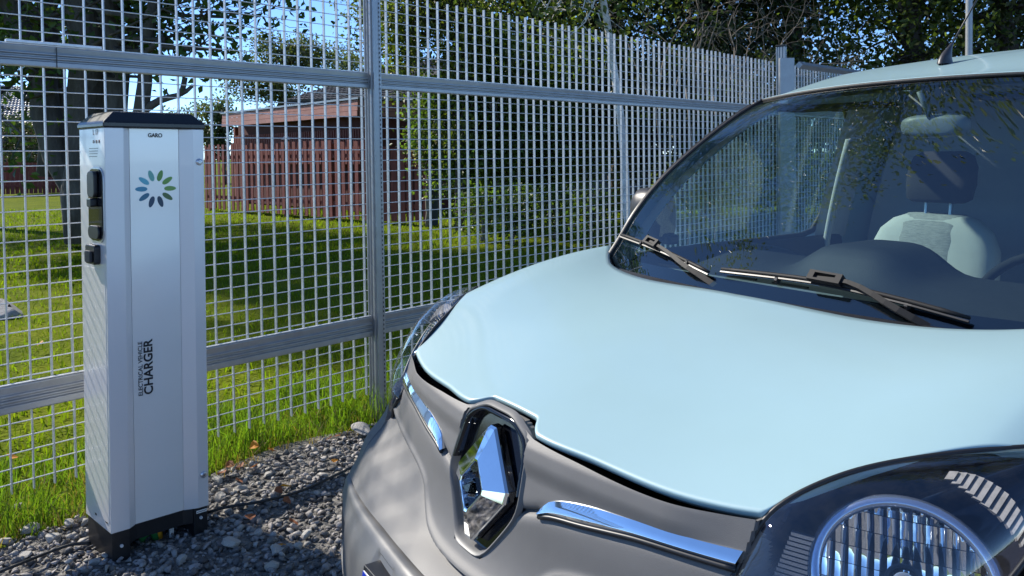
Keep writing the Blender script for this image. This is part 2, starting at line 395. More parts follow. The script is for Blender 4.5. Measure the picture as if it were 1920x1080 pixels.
# fallen leaves
lf = MB().add([(0, 0, 0), (.35, .28, .08), (1, .45, .03), (1.25, 0, .16), (1, -.45, .05), (.35, -.28, .1), (.65, 0, -.05)], [(0, 6, 1), (1, 6, 2), (2, 6, 3), (3, 6, 4), (4, 6, 5), (5, 6, 0)]).mesh('fallen_leaf')
lf.materials.append(M['orange_leaf'])
lf2 = lf.copy(); lf2.materials.clear(); lf2.materials.append(M['brown_leaf'])
for i, (x, y, z, sc, k) in enumerate([(545, 912, .03, .05, 0), (475, 825, .10, .05, 0), (480, 965, .03, .045, 1), (468, 878, .03, .04, 1), (512, 845, .03, .05, 1), (530, 925, .03, .04, 1), (560, 985, .03, .04, 1), (430, 862, .03, .05, 1), (455, 905, .03, .035, 1), (12, 850, .12, .05, 0), (70, 648, .04, .05, 0), (635, 862, .03, .03, 0), (545, 945, .02, .035, 1), (520, 1020, .02, .03, 0), (640, 815, .03, .04, 1), (610, 825, .03, .04, 1), (370, 900, .03, .04, 1), (405, 890, .03, .04, 1), (440, 880, .03, .04, 1)]):
    o = bpy.data.objects.new('fallen_leaf', [lf, lf2][k]); COL.objects.link(o); p = atz(x, y, z); o.location = p; o.scale = (sc, sc, sc); o.rotation_euler = (random.uniform(-.5, .5), random.uniform(-.5, .5), random.uniform(0, 6.28))
    tag(o, ['small orange fallen leaf lying on the ground near the fence', 'small brown dead leaf lying on the gravel'][k], 'leaf', ['orange fallen leaves', 'brown dead leaves'][k])
# ------------------------------------------------------------------ mesh fence
RZ_F = math.atan2(D[1], D[0])            # local x runs along the fence, local -y faces the yard
BAR, ROW = .0805, .0625
bar_me = MB().box((0, 0, 0), (.0050, .019, 2.34)).mesh('upright_bar'); bar_me.materials.append(M['bar'])
def extrude_profile(prof, x0, x1, axis='x'):
    b = MB(); n = len(prof)
    if axis == 'x': V = [(x0, y, z) for y, z in prof] + [(x1, y, z) for y, z in prof]
    else: V = [(x, y, x0) for x, y in prof] + [(x, y, x1) for x, y in prof]
    b.add(V, [tuple(range(n))[::-1], tuple(range(n, 2 * n))] + [(i, (i + 1) % n, n + (i + 1) % n, n + i) for i in range(n)])
    return b
def rail_profile(h, y0=-.0125, dep=.034):
    """C rail with three rolled ridges on the yard side"""
    f = y0 - dep
    z = [0, .004, .26 * h, .30 * h, .36 * h, .40 * h, .46 * h, .50 * h, .56 * h, .60 * h, .66 * h, .70 * h, h - .004, h]
    y = [f + .004, f, f, f + .010, f + .010, f, f, f + .010, f + .010, f, f, f + .010, f + .004, f + .006]
    return [(y0, 0)] + list(zip(y, z)) + [(y0, h)]
def fence_panel(s0, s1, label, first, cap=False):
    t = thing('mesh_fence', label, 'fence', fp(s0, 0), RZ_F, 'galvanised mesh fence panels')
    k0 = first
    while k0 < s1 - .012:
        o = bpy.data.objects.new('upright_bar', bar_me); COL.objects.link(o); o.parent = t
        o.location = (k0 - s0, random.uniform(-.001, .001), .12 + 1.17 + random.uniform(-.004, .004)); o.rotation_euler = (random.uniform(-.0015, .0015), random.uniform(-.0015, .0015), random.uniform(-.05, .05)); k0 += BAR
    L = s1 - s0 - .004
    rod = MB().tube([(0, 0, 0), (L, 0, 0)], .0026, 6).mesh('cross_wire'); rod.materials.append(M['steel'])
    for i in range(37):
        o = bpy.data.objects.new('cross_wire', rod); COL.objects.link(o); o.parent = t; o.location = (.002, -.004, .165 + i * ROW)
    for z, h in ((.468, .112), (1.889, .088)):
        r_ = extrude_profile([(y, z + q) for y, q in rail_profile(h)], .001, s1 - s0 - .001).build('rail', M['rail'], t, bevel=.0015)
        MB().box(((s1 - s0) / 2, -.028, z + h + .0045), (s1 - s0 - .01, .016, .004)).build('rail_seam', M['steel'], r_)
        if cap and z > 1:
            MB().box((3.68, -.030, z + h + .0125), (.36, .030, .012)).build('splice_plate', M['steel'], r_, bevel=.002)
            MB().box((3.68, -.0472, z + h / 2), (.004, .0012, h * .96)).build('splice_joint', M['black'], r_)
    return t
def post_profile(w=.052, y0=.004, d=.096):
    x = w / 2; g = .010; ys = [0, .10, .14, .24, .28, .36, .40, .50, .54, .70, .74, .86, .90, 1]
    on = [0, 0, 1, 1, 0, 0, 1, 1, 0, 0, 1, 1, 0, 0]
    left = [(-x + g * o, y0 - d * q) for q, o in zip(ys, on)]
    fr = [(-x * .5, y0 - d), (-x * .4, y0 - d + .004), (x * .4, y0 - d + .004), (x * .5, y0 - d)]
    right = [(-a, b) for a, b in left[::-1]]
    return left + fr + right
def fence_post(s, label):
    t = thing('fence_post', label, 'post', fp(s, 0), RZ_F)
    p = extrude_profile(post_profile(), -.02, 2.62, 'z').build('shaft', M['rail'], t, bevel=.0012)
    MB().box((0, .004 - .048, 2.632), (.058, .102, .02)).build('post_cap', M['black'], t, bevel=.004)
    holes = MB()
    for i in range(100):
        holes.box((.014, .004 - .0963, .05 + i * .0255), (.006, .0012, .012))
    ob = holes.build('slot_row', M['black'], t)
    return t
fence_panel(-2.66, 2.612, 'galvanised mesh fence panel behind the charger, with a splice on its top rail', 2.592 - 64 * BAR, True)
fence_panel(2.668, 7.922, 'galvanised mesh fence panel between the tall near post and the far post', 2.690)
fence_panel(7.978, 13.2, 'galvanised mesh fence panel running on past the far post behind the van', 8.0)
fence_post(2.64, 'tall slotted steel fence post standing between charger and van')
fence_post(7.95, 'far steel fence post showing just above the van roof edge')
# steel end frame beyond the far post
p = aty(1492, 150, 7.2)
b = MB().box((0, 0, 1.2), (.14, .05, 2.42)); o = b.build('steel_gate_post', M['rail'], bevel=.004); o.location = (p[0] + .02, p[1] + .3, 0); tag(o, 'flat grey steel gate post behind the far fence post', 'post')
a = aty(1498, 122, 7.45); c = aty(1640, 142, 9.0)
o = MB().tube([(0, 0, 0), c - a], .035, 4).build('steel_beam', M['rail']); o.location = a; tag(o, 'sloping grey steel beam joining the gate post above the van roof', 'beam')
def pole(name, px, py, Y, r_, h, label):
    q = aty(px, py, Y); t = MB().tube([(0, 0, -.02), (0, 0, h * .5), (0, 0, h)], [r_, r_ * .9, r_ * .75], 12).build(name, M['rail'], smooth=True, angle=40); t.location = (q[0], q[1], 0); return tag(t, label, 'pole')
pole('lamp_pole', 1817, 40, 12.0, .055, 7.5, 'tall grey steel lamp pole rising behind the van antenna')

# ------------------------------------------------------------------ charger
ch = thing('charging_station', 'silver electric vehicle charging post with black cap and petal emblem', 'charger', (-1.498, 2.808, 0), R(90 - 48.55)); ch.rotation_euler = (0, .0085, R(90 - 48.55))
# local x: along the front to the right, local y: away from the camera
ZB, ZT = .115, 1.618
prof = [(0, 0), (.064, 0), (.088, .020), (.268, .020), (.316, 0), (.357, 0), (.385, .25), (.345, .30), (.012, .30), (-.028, .25)]
def ring(off):   # outline grown outwards from its middle
    c = np.array([.178, .118]); return [tuple(c + (np.array(p) - c) * (1 + off / .17)) for p in prof]
body = [prof[0], prof[1], prof[2], (.0885, .024), (.2675, .024), prof[3], prof[4], prof[5], prof[6], prof[7], prof[8], prof[9]]
cb = MB().prism(body, ZB, ZT).build('body', M['charger'], ch, bevel=.003)
MB().prism([(.0895, .0205), (.2665, .0205), (.2665, .0235), (.0895, .0235)], ZB + .002, ZT - .001).build('front_panel', M['charger_panel'], ch)
# cap
o1 = ring(.004)
hexo = [prof[0], prof[5], prof[6], prof[7], prof[8], prof[9]]
c0 = np.array([.178, .15])
def hexr(k, z, dx=0): return [(c0[0] + (p[0] - c0[0]) * k, c0[1] + (p[1] - c0[1]) * k, z) for p in hexo]
cp = MB(); lev = [hexr(1.02, ZT + .001), hexr(1.03, ZT + .006), hexr(1.03, ZT + .018), hexr(1.0, ZT + .026), hexr(.80, ZT + .060), hexr(.74, ZT + .064)]
cp.add(sum(lev, []), [tuple(range(6))[::-1], tuple(range(30, 36))] + [(a * 6 + i, a * 6 + (i + 1) % 6, a * 6 + 6 + (i + 1) % 6, a * 6 + 6 + i) for a in range(5) for i in range(6)])
cap_o = cp.build('cap', M['cap'], ch, bevel=.003)
# plinth: two black side cheeks, a front apron and a base plate leave the cable gap open
pl = MB()
pl.prism([(.004, .004), (.066, .004), (.066, .24), (-.024, .24)], -.02, ZB - .001)
pl.prism([(.30, .004), (.353, .004), (.380, .24), (.30, .24)], -.02, ZB - .001)
pl.build('plinth_foot', M['black'], ch, bevel=.003)
MB().prism([(.0665, .010), (.092, .026), (.264, .026), (.2995, .010), (.2995, .05), (.0665, .05)], .055, ZB - .0012).build('plinth_apron', M['black'], ch, bevel=.002)
MB().prism([(-.02, .2405), (.376, .2405), (.34, .292), (.015, .292)], -.02, ZB - .001).build('plinth_rear', M['black'], ch)
for i, (x, zz) in enumerate(((.035, .06), (.326, .075))):
    MB().tube([(x, .003, zz), (x, -.003, zz)], .006, 10).build('bolt', M['steel'], ch)
w = MB().tube([(.13, .12, -.02), (.135, .09, .03), (.15, .07, .05), (.17, .08, .045), (.19, .10, -.02)], .014, 8).build('earth_cable', mat('green_cable', (.02, .18, .05), .4), ch, smooth=True)
MB().tube([(.175, .085, .047), (.19, .09, .03), (.2, .10, -.02)], .015, 8).build('yellow_cable', mat('yellow_cable', (.6, .30, .02), .4), ch, smooth=True)
MB().box((.235, .07, .02), (.016, .006, .12), .2).build('cable_strap', M['white'], ch)
# sticker
st = MB().box((.328, -.0012, ZB - .014), (.040, .0016, .011)).build('serial_label', M['white'], ch)
for k in range(9): MB().box((.312 + k * .004, -.0023, ZB - .014), (.0022, .0006, .004)).build('printed_mark', M['black'], st)
# lock screws
for zz in (1.49, .245):
    lk = MB().lathe([(0, .010), (.006, .010), (.0075, .007), (.011, .006), (.013, .004), (.0135, 0)], (.338, 0, zz), 20, np.array([[1., 0, 0], [0, 0, -1], [0, 1, 0]])).build('lock', M['satin'], ch, smooth=True, angle=40)
    MB().box((.338, -.0105, zz), (.005, .0012, .002)).build('keyhole', M['black'], lk)
# petals
pet_cols = [(.075, .17, .035), (.085, .19, .035), (.10, .20, .045), (.05, .09, .03), (.012, .028, .05), (.012, .03, .06), (.02, .09, .14), (.035, .16, .23), (.07, .25, .30), (.09, .24, .20)]
cx_, cz_ = .181, 1.388
for k in range(10):
    ang = R(72 - 36 * k) + R(0)
    q = []
    for i in range(16):
        a = 2 * math.pi * i / 16; lx = .0525 + .0222 * math.cos(a); ly = .0095 * math.sin(a) * (1 - .12 * math.cos(a))
        q.append((cx_ + lx * math.cos(ang) - ly * math.sin(ang), cz_ + lx * math.sin(ang) + ly * math.cos(ang)))
    pm = MB().hull([(x, .0198, z) for x, z in q], [(x, .0203, z) for x, z in q]).build('petal', mat('petal_%d' % k, tuple(min(.9, c_ * 1.7) for c_ in pet_cols[k]), .35), ch)
def text(body_, size, loc, rot, m, parent, name, bold=0.0, length=None):
    cu = bpy.data.curves.new(name, 'FONT'); cu.body = body_; cu.size = size; cu.extrude = .0003; cu.offset = bold; cu.align_x = 'CENTER'; cu.align_y = 'CENTER'
    tmp = bpy.data.objects.new(name, cu); COL.objects.link(tmp)
    bpy.context.view_layer.update(); dg = bpy.context.evaluated_depsgraph_get()
    me = bpy.data.meshes.new_from_object(tmp.evaluated_get(dg)); bpy.data.objects.remove(tmp)
    me.materials.clear(); me.materials.append(m)
    xs = [v.co.x for v in me.vertices]; sx = 1.0 if length is None else length / (max(xs) - min(xs))
    o = bpy.data.objects.new(name, me); COL.objects.link(o); o.parent = parent; o.location = loc; o.rotation_euler = rot; o.scale = (sx, 1, 1)
    return o
ink = mat('black_ink', (.012, .012, .016), .5)
text('GARO', .021, (.181, .0192, 1.592), (R(90), 0, 0), ink, ch, 'maker_lettering', .0007, .052)
text('ELECTRICAL VEHICLE', .0215, (.116, .0192, .705), (R(90), R(-90), 0), ink, ch, 'small_lettering', .0003, .206)
text('CHARGER', .044, (.145, .0192, .707), (R(90), R(-90), 0), ink, ch, 'large_lettering', .0012, .212)
# left side fittings; side frame: q runs from the front edge backwards
sd = np.array([-.028, .25]); sl = np.linalg.norm(sd); sd = sd / sl; sn = np.array([-sd[1], sd[0]]); sn = sn if sn[0] < 0 else -sn
def sp(q, z, o=0.0): return (sd[0] * q + sn[0] * o, sd[1] * q + sn[1] * o, z)
def side_plate(poly, o0, o1, name, m, parent=ch, bevel=0): return MB().hull([sp(q, z, o0) for q, z in poly], [sp(q, z, o1) for q, z in poly]).build(name, m, parent, bevel=bevel)
def rr(q0, q1, z0, z1, r_, n=6):
    out = []
    for (cq, cz, a0) in ((q1 - r_, z1 - r_, 0), (q0 + r_, z1 - r_, 90), (q0 + r_, z0 + r_, 180), (q1 - r_, z0 + r_, 270)):
        for i in range(n + 1):
            a = R(a0 + 90 * i / n); out.append((cq + r_ * math.cos(a), cz + r_ * math.sin(a)))
    return out
frm = side_plate(rr(.010, .158, 1.192, 1.472, .045), .0, .004, 'socket_frame', M['satin'], bevel=.001)
sk = side_plate(rr(.018, .150, 1.199, 1.466, .040), .0042, .007, 'socket_panel', M['gloss_black'])
side_plate(rr(.050, .122, 1.36, 1.458, .02), .0072, .022, 'socket_lid', M['black'], sk, bevel=.004)
side_plate(rr(.062, .104, 1.325, 1.358, .008), .0072, .030, 'lid_latch', M['black'], sk, bevel=.003)
side_plate(rr(.066, .100, 1.353, 1.357, .0015), .0302, .0312, 'latch_edge', M['satin'], sk)
side_plate(rr(.032, .136, 1.205, 1.255, .024), .0072, .016, 'socket_rest', M['black'], sk, bevel=.003)
side_plate(rr(.055, .150, 1.110, 1.183, .012), .0, .022, 'outlet_box', M['black'], bevel=.004)
side_plate(rr(.068, .125, 1.118, 1.162, .008), .0222, .034, 'outlet_flap', M['rubber'], bevel=.004)
side_plate([(.014, .15), (.215, .15), (.215, 1.092), (.014, 1.092)], .0, .0012, 'side_panel', M['charger'])
side_plate(rr(.03, .05, .145, .149, .001), .0012, .0022, 'vent_slot', M['black'])
side_plate(rr(.14, .155, .142, .15, .001), .0, .0012, 'vent_slot', M['black'])
for k in range(3):
    side_plate([(0.052 + .027 * k + .006 * math.cos(a), 1.568 + .0065 * math.sin(a)) for a in np.linspace(0, 2 * math.pi, 12, endpoint=False)], .0, .002, 'indicator', mat('indicator', (.12, .01, .01), .2))
for k in range(4): side_plate(rr(.062 + .004 * k, .150, 1.542 - .010 * k, 1.544 - .010 * k, .0008), .0, .001, 'printed_line', ink)
tx = text('L 17', .030, (0, 0, 0), (0, 0, 0), mat('grey_ink', (.10, .10, .11), .5), ch, 'unit_number')
# orient lettering on the side: its x axis runs towards the front edge
X = np.array([-sd[0], -sd[1], 0]); Zc = np.array([sn[0], sn[1], 0]); Yc = np.array([0, 0, 1.])
lp = sp(.085, 1.602, .0012)
tx.matrix_local = Matrix(((X[0], Yc[0], Zc[0], lp[0]), (X[1], Yc[1], Zc[1], lp[1]), (X[2], Yc[2], Zc[2], lp[2]), (0, 0, 0, 1)))

# cables on the gravel
def ground_cable(px, label):
    P = [atz(x, y, z) for x, y, z in px]; b0 = np.array(P[0]); b0[2] = 0
    o = MB().tube(resample(np.array(P) - b0, 30), .006, 7).build('cable', M['cable'], smooth=True); o.location = b0
    return tag(o, label, 'cable')
ground_cable([(170, 1018, .03), (130, 1022, .04), (80, 1040, .035), (30, 1060, .04), (-30, 1082, .03), (-90, 1100, .03)], 'thin black cable on the gravel left of the charger foot')
ground_cable([(385, 962, .03), (430, 950, .04), (500, 938, .04), (560, 922, .035), (610, 900, .04), (660, 876, .03), (700, 860, .03)], 'thin black cable crossing the gravel from the charger to the van')
# ------------------------------------------------------------------ plank fences
def plank_fence(A, B, h, label, bw, gap, m, both=True, jit=.03):
    A = np.array(A, float); B = np.array(B, float); d = B - A; Lf = np.linalg.norm(d); d /= Lf
    t = thing('plank_fence', label, 'fence', (A[0], A[1], 0), math.atan2(d[1], d[0]))
    bd = MB(); bd.hull([(-bw / 2, -.011, 0), (bw / 2, -.011, 0), (bw / 2, -.011, 1), (-bw / 2, -.011, 1)], [(-bw / 2, .011, 0), (bw / 2, .011, 0), (bw / 2, .011, 1), (-bw / 2, .011, 1)])
    me = bd.mesh('plank'); bm = bmesh.new(); bm.from_mesh(me); bmesh.ops.recalc_face_normals(bm, faces=bm.faces); bm.to_mesh(me); bm.free(); me.materials.append(m)
    x = bw / 2; k = 0
    while x < Lf:
        o = bpy.data.objects.new('plank', me); COL.objects.link(o); o.parent = t
        y = (-.035 if (k % 2 == 0 or not both) else .035)
        o.location = (x, y, .06); o.scale = (1, 1, h - .06 + random.uniform(-jit, jit)); o.rotation_euler = (0, random.uniform(-.006, .006), 0)
        x += bw + gap; k += 1
    for z in (.4, h - .35):
        MB().box((Lf / 2, 0, z), (Lf, .045, .09)).build('fence_rail', m, t)
    for q in np.arange(0.02, Lf, 2.0):
        MB().box((q, .10, h / 2 - .05), (.09, .09, h - .02)).build('fence_post_timber', m, t)
    return t
plank_fence((-8.9, 22.4), (-3.25, 17.4), 1.88, 'red brown plank fence of alternating boards in front of the carport', .115, .012, M['brick_red'])
plank_fence((-3.05, 17.25), (-1.80, 16.65), 1.70, 'short red brown plank fence of wide spaced boards beside the teal post', .16, .05, M['brick_red'], False, .05)
plank_fence((-25.5, 30.4), (-17.5, 36.2), 1.42, 'far low red plank fence below the house with the pale tiled roof', .15, .02, M['brick_red'])
o = MB().box((0, 0, .93), (.15, .12, 1.9)).build('gate_post', M['teal_post'], bevel=.01); q = atz(815, 421, 0); o.location = (q[0], q[1], 0); tag(o, 'dark teal square post at the end of the short plank fence', 'post')
# small capped garden posts in front of the far fence
for i, (x, y0, y1) in enumerate(((76, 288, 360), (145, 285, 362), (540, 262, 400))):
    q = atz(x, y1, 0); b_ = aty(x, y0, q[1]); t = thing('garden_post', ['pale garden post with a small cap before the far low fence', 'pale garden post with a small cap before the far low fence', 'grey pole with a small cap before the carport fence'][i], 'post', (q[0], q[1], 0), 0, 'pale garden posts' if i < 2 else None)
    MB().box((0, 0, b_[2] / 2), (.09, .09, b_[2])).build('shaft', M['rail'], t); MB().hull([(-.12, -.12, b_[2]), (.12, -.12, b_[2]), (.12, .12, b_[2]), (-.12, .12, b_[2])], [(-.03, -.03, b_[2] + .12), (.03, -.03, b_[2] + .12), (.03, .03, b_[2] + .12), (-.03, .03, b_[2] + .12)]).build('cap', M['rail'], t)

# ------------------------------------------------------------------ houses
def tiled_plane(parent, P00, P10, P01, P11, nu, nv, m, name='roof_tile', lift=.02, thick=.05):
    """courses of overlapping tiles: every course is a row of separate tiles sharing one mesh per plane"""
    P00, P10, P01, P11 = [np.array(p, float) for p in (P00, P10, P01, P11)]
    b = MB(); n_ = np.cross(P10 - P00, P01 - P00); n_ /= np.linalg.norm(n_)
    if n_[2] < 0: n_ = -n_
    def pt(a, c): return (P00 * (1 - a) + P10 * a) * (1 - c) + (P01 * (1 - a) + P11 * a) * c
    for j in range(nv):
        for i in range(nu):
            a0, a1, c0_, c1 = i / nu, (i + .93) / nu, j / nv, (j + 1.06) / nv
            q = [pt(a0, c0_) + n_ * (lift + thick), pt(a1, c0_) + n_ * (lift + thick), pt(a1, c1) + n_ * lift, pt(a0, c1) + n_ * lift]
            mid0 = pt((a0 + a1) / 2, c0_) + n_ * (lift + thick * 1.6); mid1 = pt((a0 + a1) / 2, c1) + n_ * (lift + thick * .6)
            lo = [pt(a0, c0_) + n_ * .0, pt(a1, c0_) + n_ * .0]
            b.add([q[0], mid0, q[1], q[2], mid1, q[3], lo[0], lo[1]], [(0, 1, 4, 5), (1, 2, 3, 4), (6, 7, 2, 1, 0)])
    o = b.build(name, m, parent, fix=False); o['kind'] = 'stuff'; return o
hs = thing('carport', 'low carport with faded red board fascia and slatted red walls', 'carport', (-7, 23, 0))
def hb(b, name, m, parent, **k): 
    b.v = [(x + 7, y - 23, z) for x, y, z in b.v]; return b.build(name, m, parent, **k)
def hloc(p): return (p[0] + 7, p[1] - 23, p[2])
A = aty(418, 228, 26.0); B = aty(672, 198, 20.0); A2 = np.array([A[0], A[1], 0]); B2 = np.array([B[0], B[1], 0])
dh = (B2 - A2); Lh = np.linalg.norm(dh); dh /= Lh; nh = np.array([dh[1], -dh[0], 0])      # nh towards the camera
if nh[1] > 0: nh = -nh
ang = math.atan2(dh[1], dh[0])
for k, z in enumerate((2.56, 2.70, 2.84)):
    c = (A2 + B2) / 2 + np.array([0, 0, z + .07]) + nh * (.03 - .012 * k); hb(MB().box(c, (Lh, .03, .13), ang), 'fascia_board', M['fascia'], hs)
    c = B2 + dh * (.02 - .012 * k) - nh * 2.0 + np.array([0, 0, z + .07]); hb(MB().box(c, (.03, 4.0, .13), ang), 'fascia_board', M['fascia'], hs)
c = (A2 + B2) / 2 - nh * 2.0 + np.array([0, 0, 3.02]); hb(MB().box(c, (Lh + .12, 4.1, .05), ang), 'flat_roof', M['rail'], hs)
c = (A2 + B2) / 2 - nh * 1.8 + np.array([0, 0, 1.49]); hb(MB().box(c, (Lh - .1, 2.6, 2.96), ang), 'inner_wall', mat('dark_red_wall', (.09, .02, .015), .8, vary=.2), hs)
sl_me = MB().box((0, 0, 0), (.075, .03, .95)).mesh('wall_slat'); sl_me.materials.append(M['brick_red'])
x = .3
while x < Lh - .1:
    o = bpy.data.objects.new('wall_slat', sl_me); COL.objects.link(o); o.parent = hs; c = A2 + dh * x - nh * .25; o.location = hloc((c[0], c[1], 1.78)); o.rotation_euler = (0, 0, ang); x += .125
for x in (.25, Lh - .25):
    c = A2 + dh * x - nh * .33; hb(MB().box((c[0], c[1], 1.28), (.12, .12, 2.55), ang), 'carport_post', M['brick_red'], hs)
# house behind with the dark tiled roof
hm = thing('house', 'low dark house with a dark tiled roof and brown chimney behind the carport', 'house', (-2, 27, 0))
def mb(b, name, m, parent=hm, **k):
    b.v = [(x_ + 2, y_ - 27, z_) for x_, y_, z_ in b.v]; return b.build(name, m, parent, **k)
E1 = aty(535, 190, 29.0); E2 = aty(1010, 178, 22.5); R1 = aty(735, 126, 34.0); R2 = aty(1150, 58, 27.5)
wall_m = mat('dark_house_wall', (.035, .03, .03), .8, vary=.2)
e1, e2 = E1.copy(), E2.copy(); zt = min(E1[2], E2[2]) - .15
dE = (e2 - e1); dE[2] = 0; dE /= np.linalg.norm(dE); nE = np.array([-dE[1], dE[0], 0]); nE = nE if nE[1] > 0 else -nE
w0 = e1 + dE * .4 + nE * .5; w1 = e2 - dE * .4 + nE * .5; w2 = w1 + nE * 8; w3 = w0 + nE * 8
mb(MB().prism([w0[:2], w1[:2], w2[:2], w3[:2]], 0, zt), 'wall', wall_m)
off = np.array([2, -27, 0.])
rt_ = tiled_plane(hm, E1 + off, E2 + off, R1 + off, R2 + off, 46, 22, M['roof_tile'])
mb(MB().hull([E1, E2, R2, R1], [p - np.array([0, 0, .12]) for p in (E1, E2, R2, R1)]), 'roof', mat('roof_underlay', (.03, .03, .03), .9))
B1 = E1 + nE * 10; B2_ = E2 + nE * 10
mb(MB().add([R1, R2, B2_, B1], [(0, 1, 2, 3)]), 'rear_roof', M['roof_tile']); mb(MB().add([E1, R1, B1], [(0, 1, 2)]), 'gable', wall_m); mb(MB().add([E2, R2, B2_], [(0, 1, 2)]), 'gable', wall_m)
E1b = E1; E1 = E1 + (E2 - E1) * .36; c = (E1 + E2) / 2; mb(MB().hull([E1 + np.array([0, -.02, -.02]), E2 + np.array([0, -.02, -.02]), E2 + np.array([0, -.02, -.14]), E1 + np.array([0, -.02, -.14])], [E1 + np.array([0, -.06, -.02]), E2 + np.array([0, -.06, -.02]), E2 + np.array([0, -.06, -.14]), E1 + np.array([0, -.06, -.14])]), 'eave_board', M['white']); E1 = E1b
q = aty(773, 110, 31.0); chim = mb(MB().box((q[0], q[1], 5.2), (.42, .42, 2.3), .4), 'chimney', mat('chimney_metal', (.12, .07, .05), .6, vary=.2)); mb(MB().box((q[0], q[1], 6.4), (.55, .55, .08), .4), 'chimney_cap', M['rail'], chim)
def wl(px0, px1, py0, py1):
    out = []
    for px, py in ((px0, py1), (px1, py1), (px1, py0), (px0, py0)):
        r_ = ray(px, py); t_ = ((w0 - nE * .03 - CAM) @ nE) / (r_ @ nE); out.append(CAM + r_ * t_)
    return out
for px0, px1 in ((716, 748), (754, 786)):
    q = wl(px0, px1, 238, 268); wf = mb(MB().hull(q, [p - nE * .05 for p in q]), 'window_frame', mat('window_frame_paint', (.25, .26, .24), .6))
    cq = sum(q) / 4; q2 = [cq + (p - cq) * .86 - nE * .055 for p in q]; mb(MB().hull(q2, [p - nE * .006 for p in q2]), 'pane', mat('dark_pane', (.02, .025, .03), .05), wf)
# house on the left with the pale tiled roof
hl = thing('house', 'brick house with pale shiny tiled roof behind the left trees', 'house', (-28, 44, 0))
def lb(b, name, m, parent=hl, **k):
    b.v = [(x_ + 28, y_ - 44, z_) for x_, y_, z_ in b.v]; return b.build(name, m, parent, **k)
off = np.array([28, -44, 0.])
a0 = aty(-70, 232, 43.0); a1 = aty(178, 236, 47.0); a2 = aty(-10, 160, 49.0); a3 = aty(120, 168, 52.0)
lt = tiled_plane(hl, a0 + off, a1 + off, a2 + off, a3 + off, 30, 16, M['pale_tile'], thick=.09)
lb(MB().hull([a0, a1, a3, a2], [p - np.array([0, 0, .15]) for p in (a0, a1, a3, a2)]), 'roof', M['rail'])
dl = a1 - a0; dl[2] = 0; dl /= np.linalg.norm(dl); nl = np.array([-dl[1], dl[0], 0])
w0 = a0 + nl * .6 + dl * .3; w1 = a1 + nl * .6 - dl * .3
lb(MB().prism([w0[:2], w1[:2], (w1 + nl * 9)[:2], (w0 + nl * 9)[:2]], 0, min(a0[2], a1[2]) - .1), 'wall', M['brickwall'])
q = w0 + dl * 4.6 - nl * .06; lb(MB().box((q[0], q[1], 2.2), (1.1, .06, 1.3), math.atan2(dl[1], dl[0])), 'window', M['white'])

# ------------------------------------------------------------------ trees
def leaf_mesh(name, Cn, size, m, parent=None, droop=0.0, aspect=.62, flatn=None):
    n = len(Cn); Cn = np.asarray(Cn)
    a = rng.normal(size=(n, 3)); a[:, 2] -= droop; a /= np.linalg.norm(a, axis=1)[:, None]
    b = rng.normal(size=(n, 3)); b -= a * np.sum(a * b, 1)[:, None]; b /= np.linalg.norm(b, axis=1)[:, None]
    c = np.cross(a, b); s = size[:, None]
    V = np.stack([Cn - a * s * .5, Cn + b * s * aspect * .5 + c * s * .12, Cn + a * s * .55, Cn - b * s * aspect * .5 + c * s * .12], 1).reshape(-1, 3)
    k = np.arange(n)[:, None] * 4
    Fc = np.concatenate([k + [0, 1, 2], k + [0, 2, 3]])
    return link(name, fast_mesh(name, V, Fc), m, parent)
def wander(a, b, n=7, amp=.08):
    a = np.asarray(a, float); b = np.asarray(b, float); t = np.linspace(0, 1, n)[:, None]; L_ = np.linalg.norm(b - a)
    P = a + (b - a) * t; j = rng.normal(size=(n, 3)) * amp * L_; j[0] = 0; j[-1] = 0; return P + j * np.sin(math.pi * t)
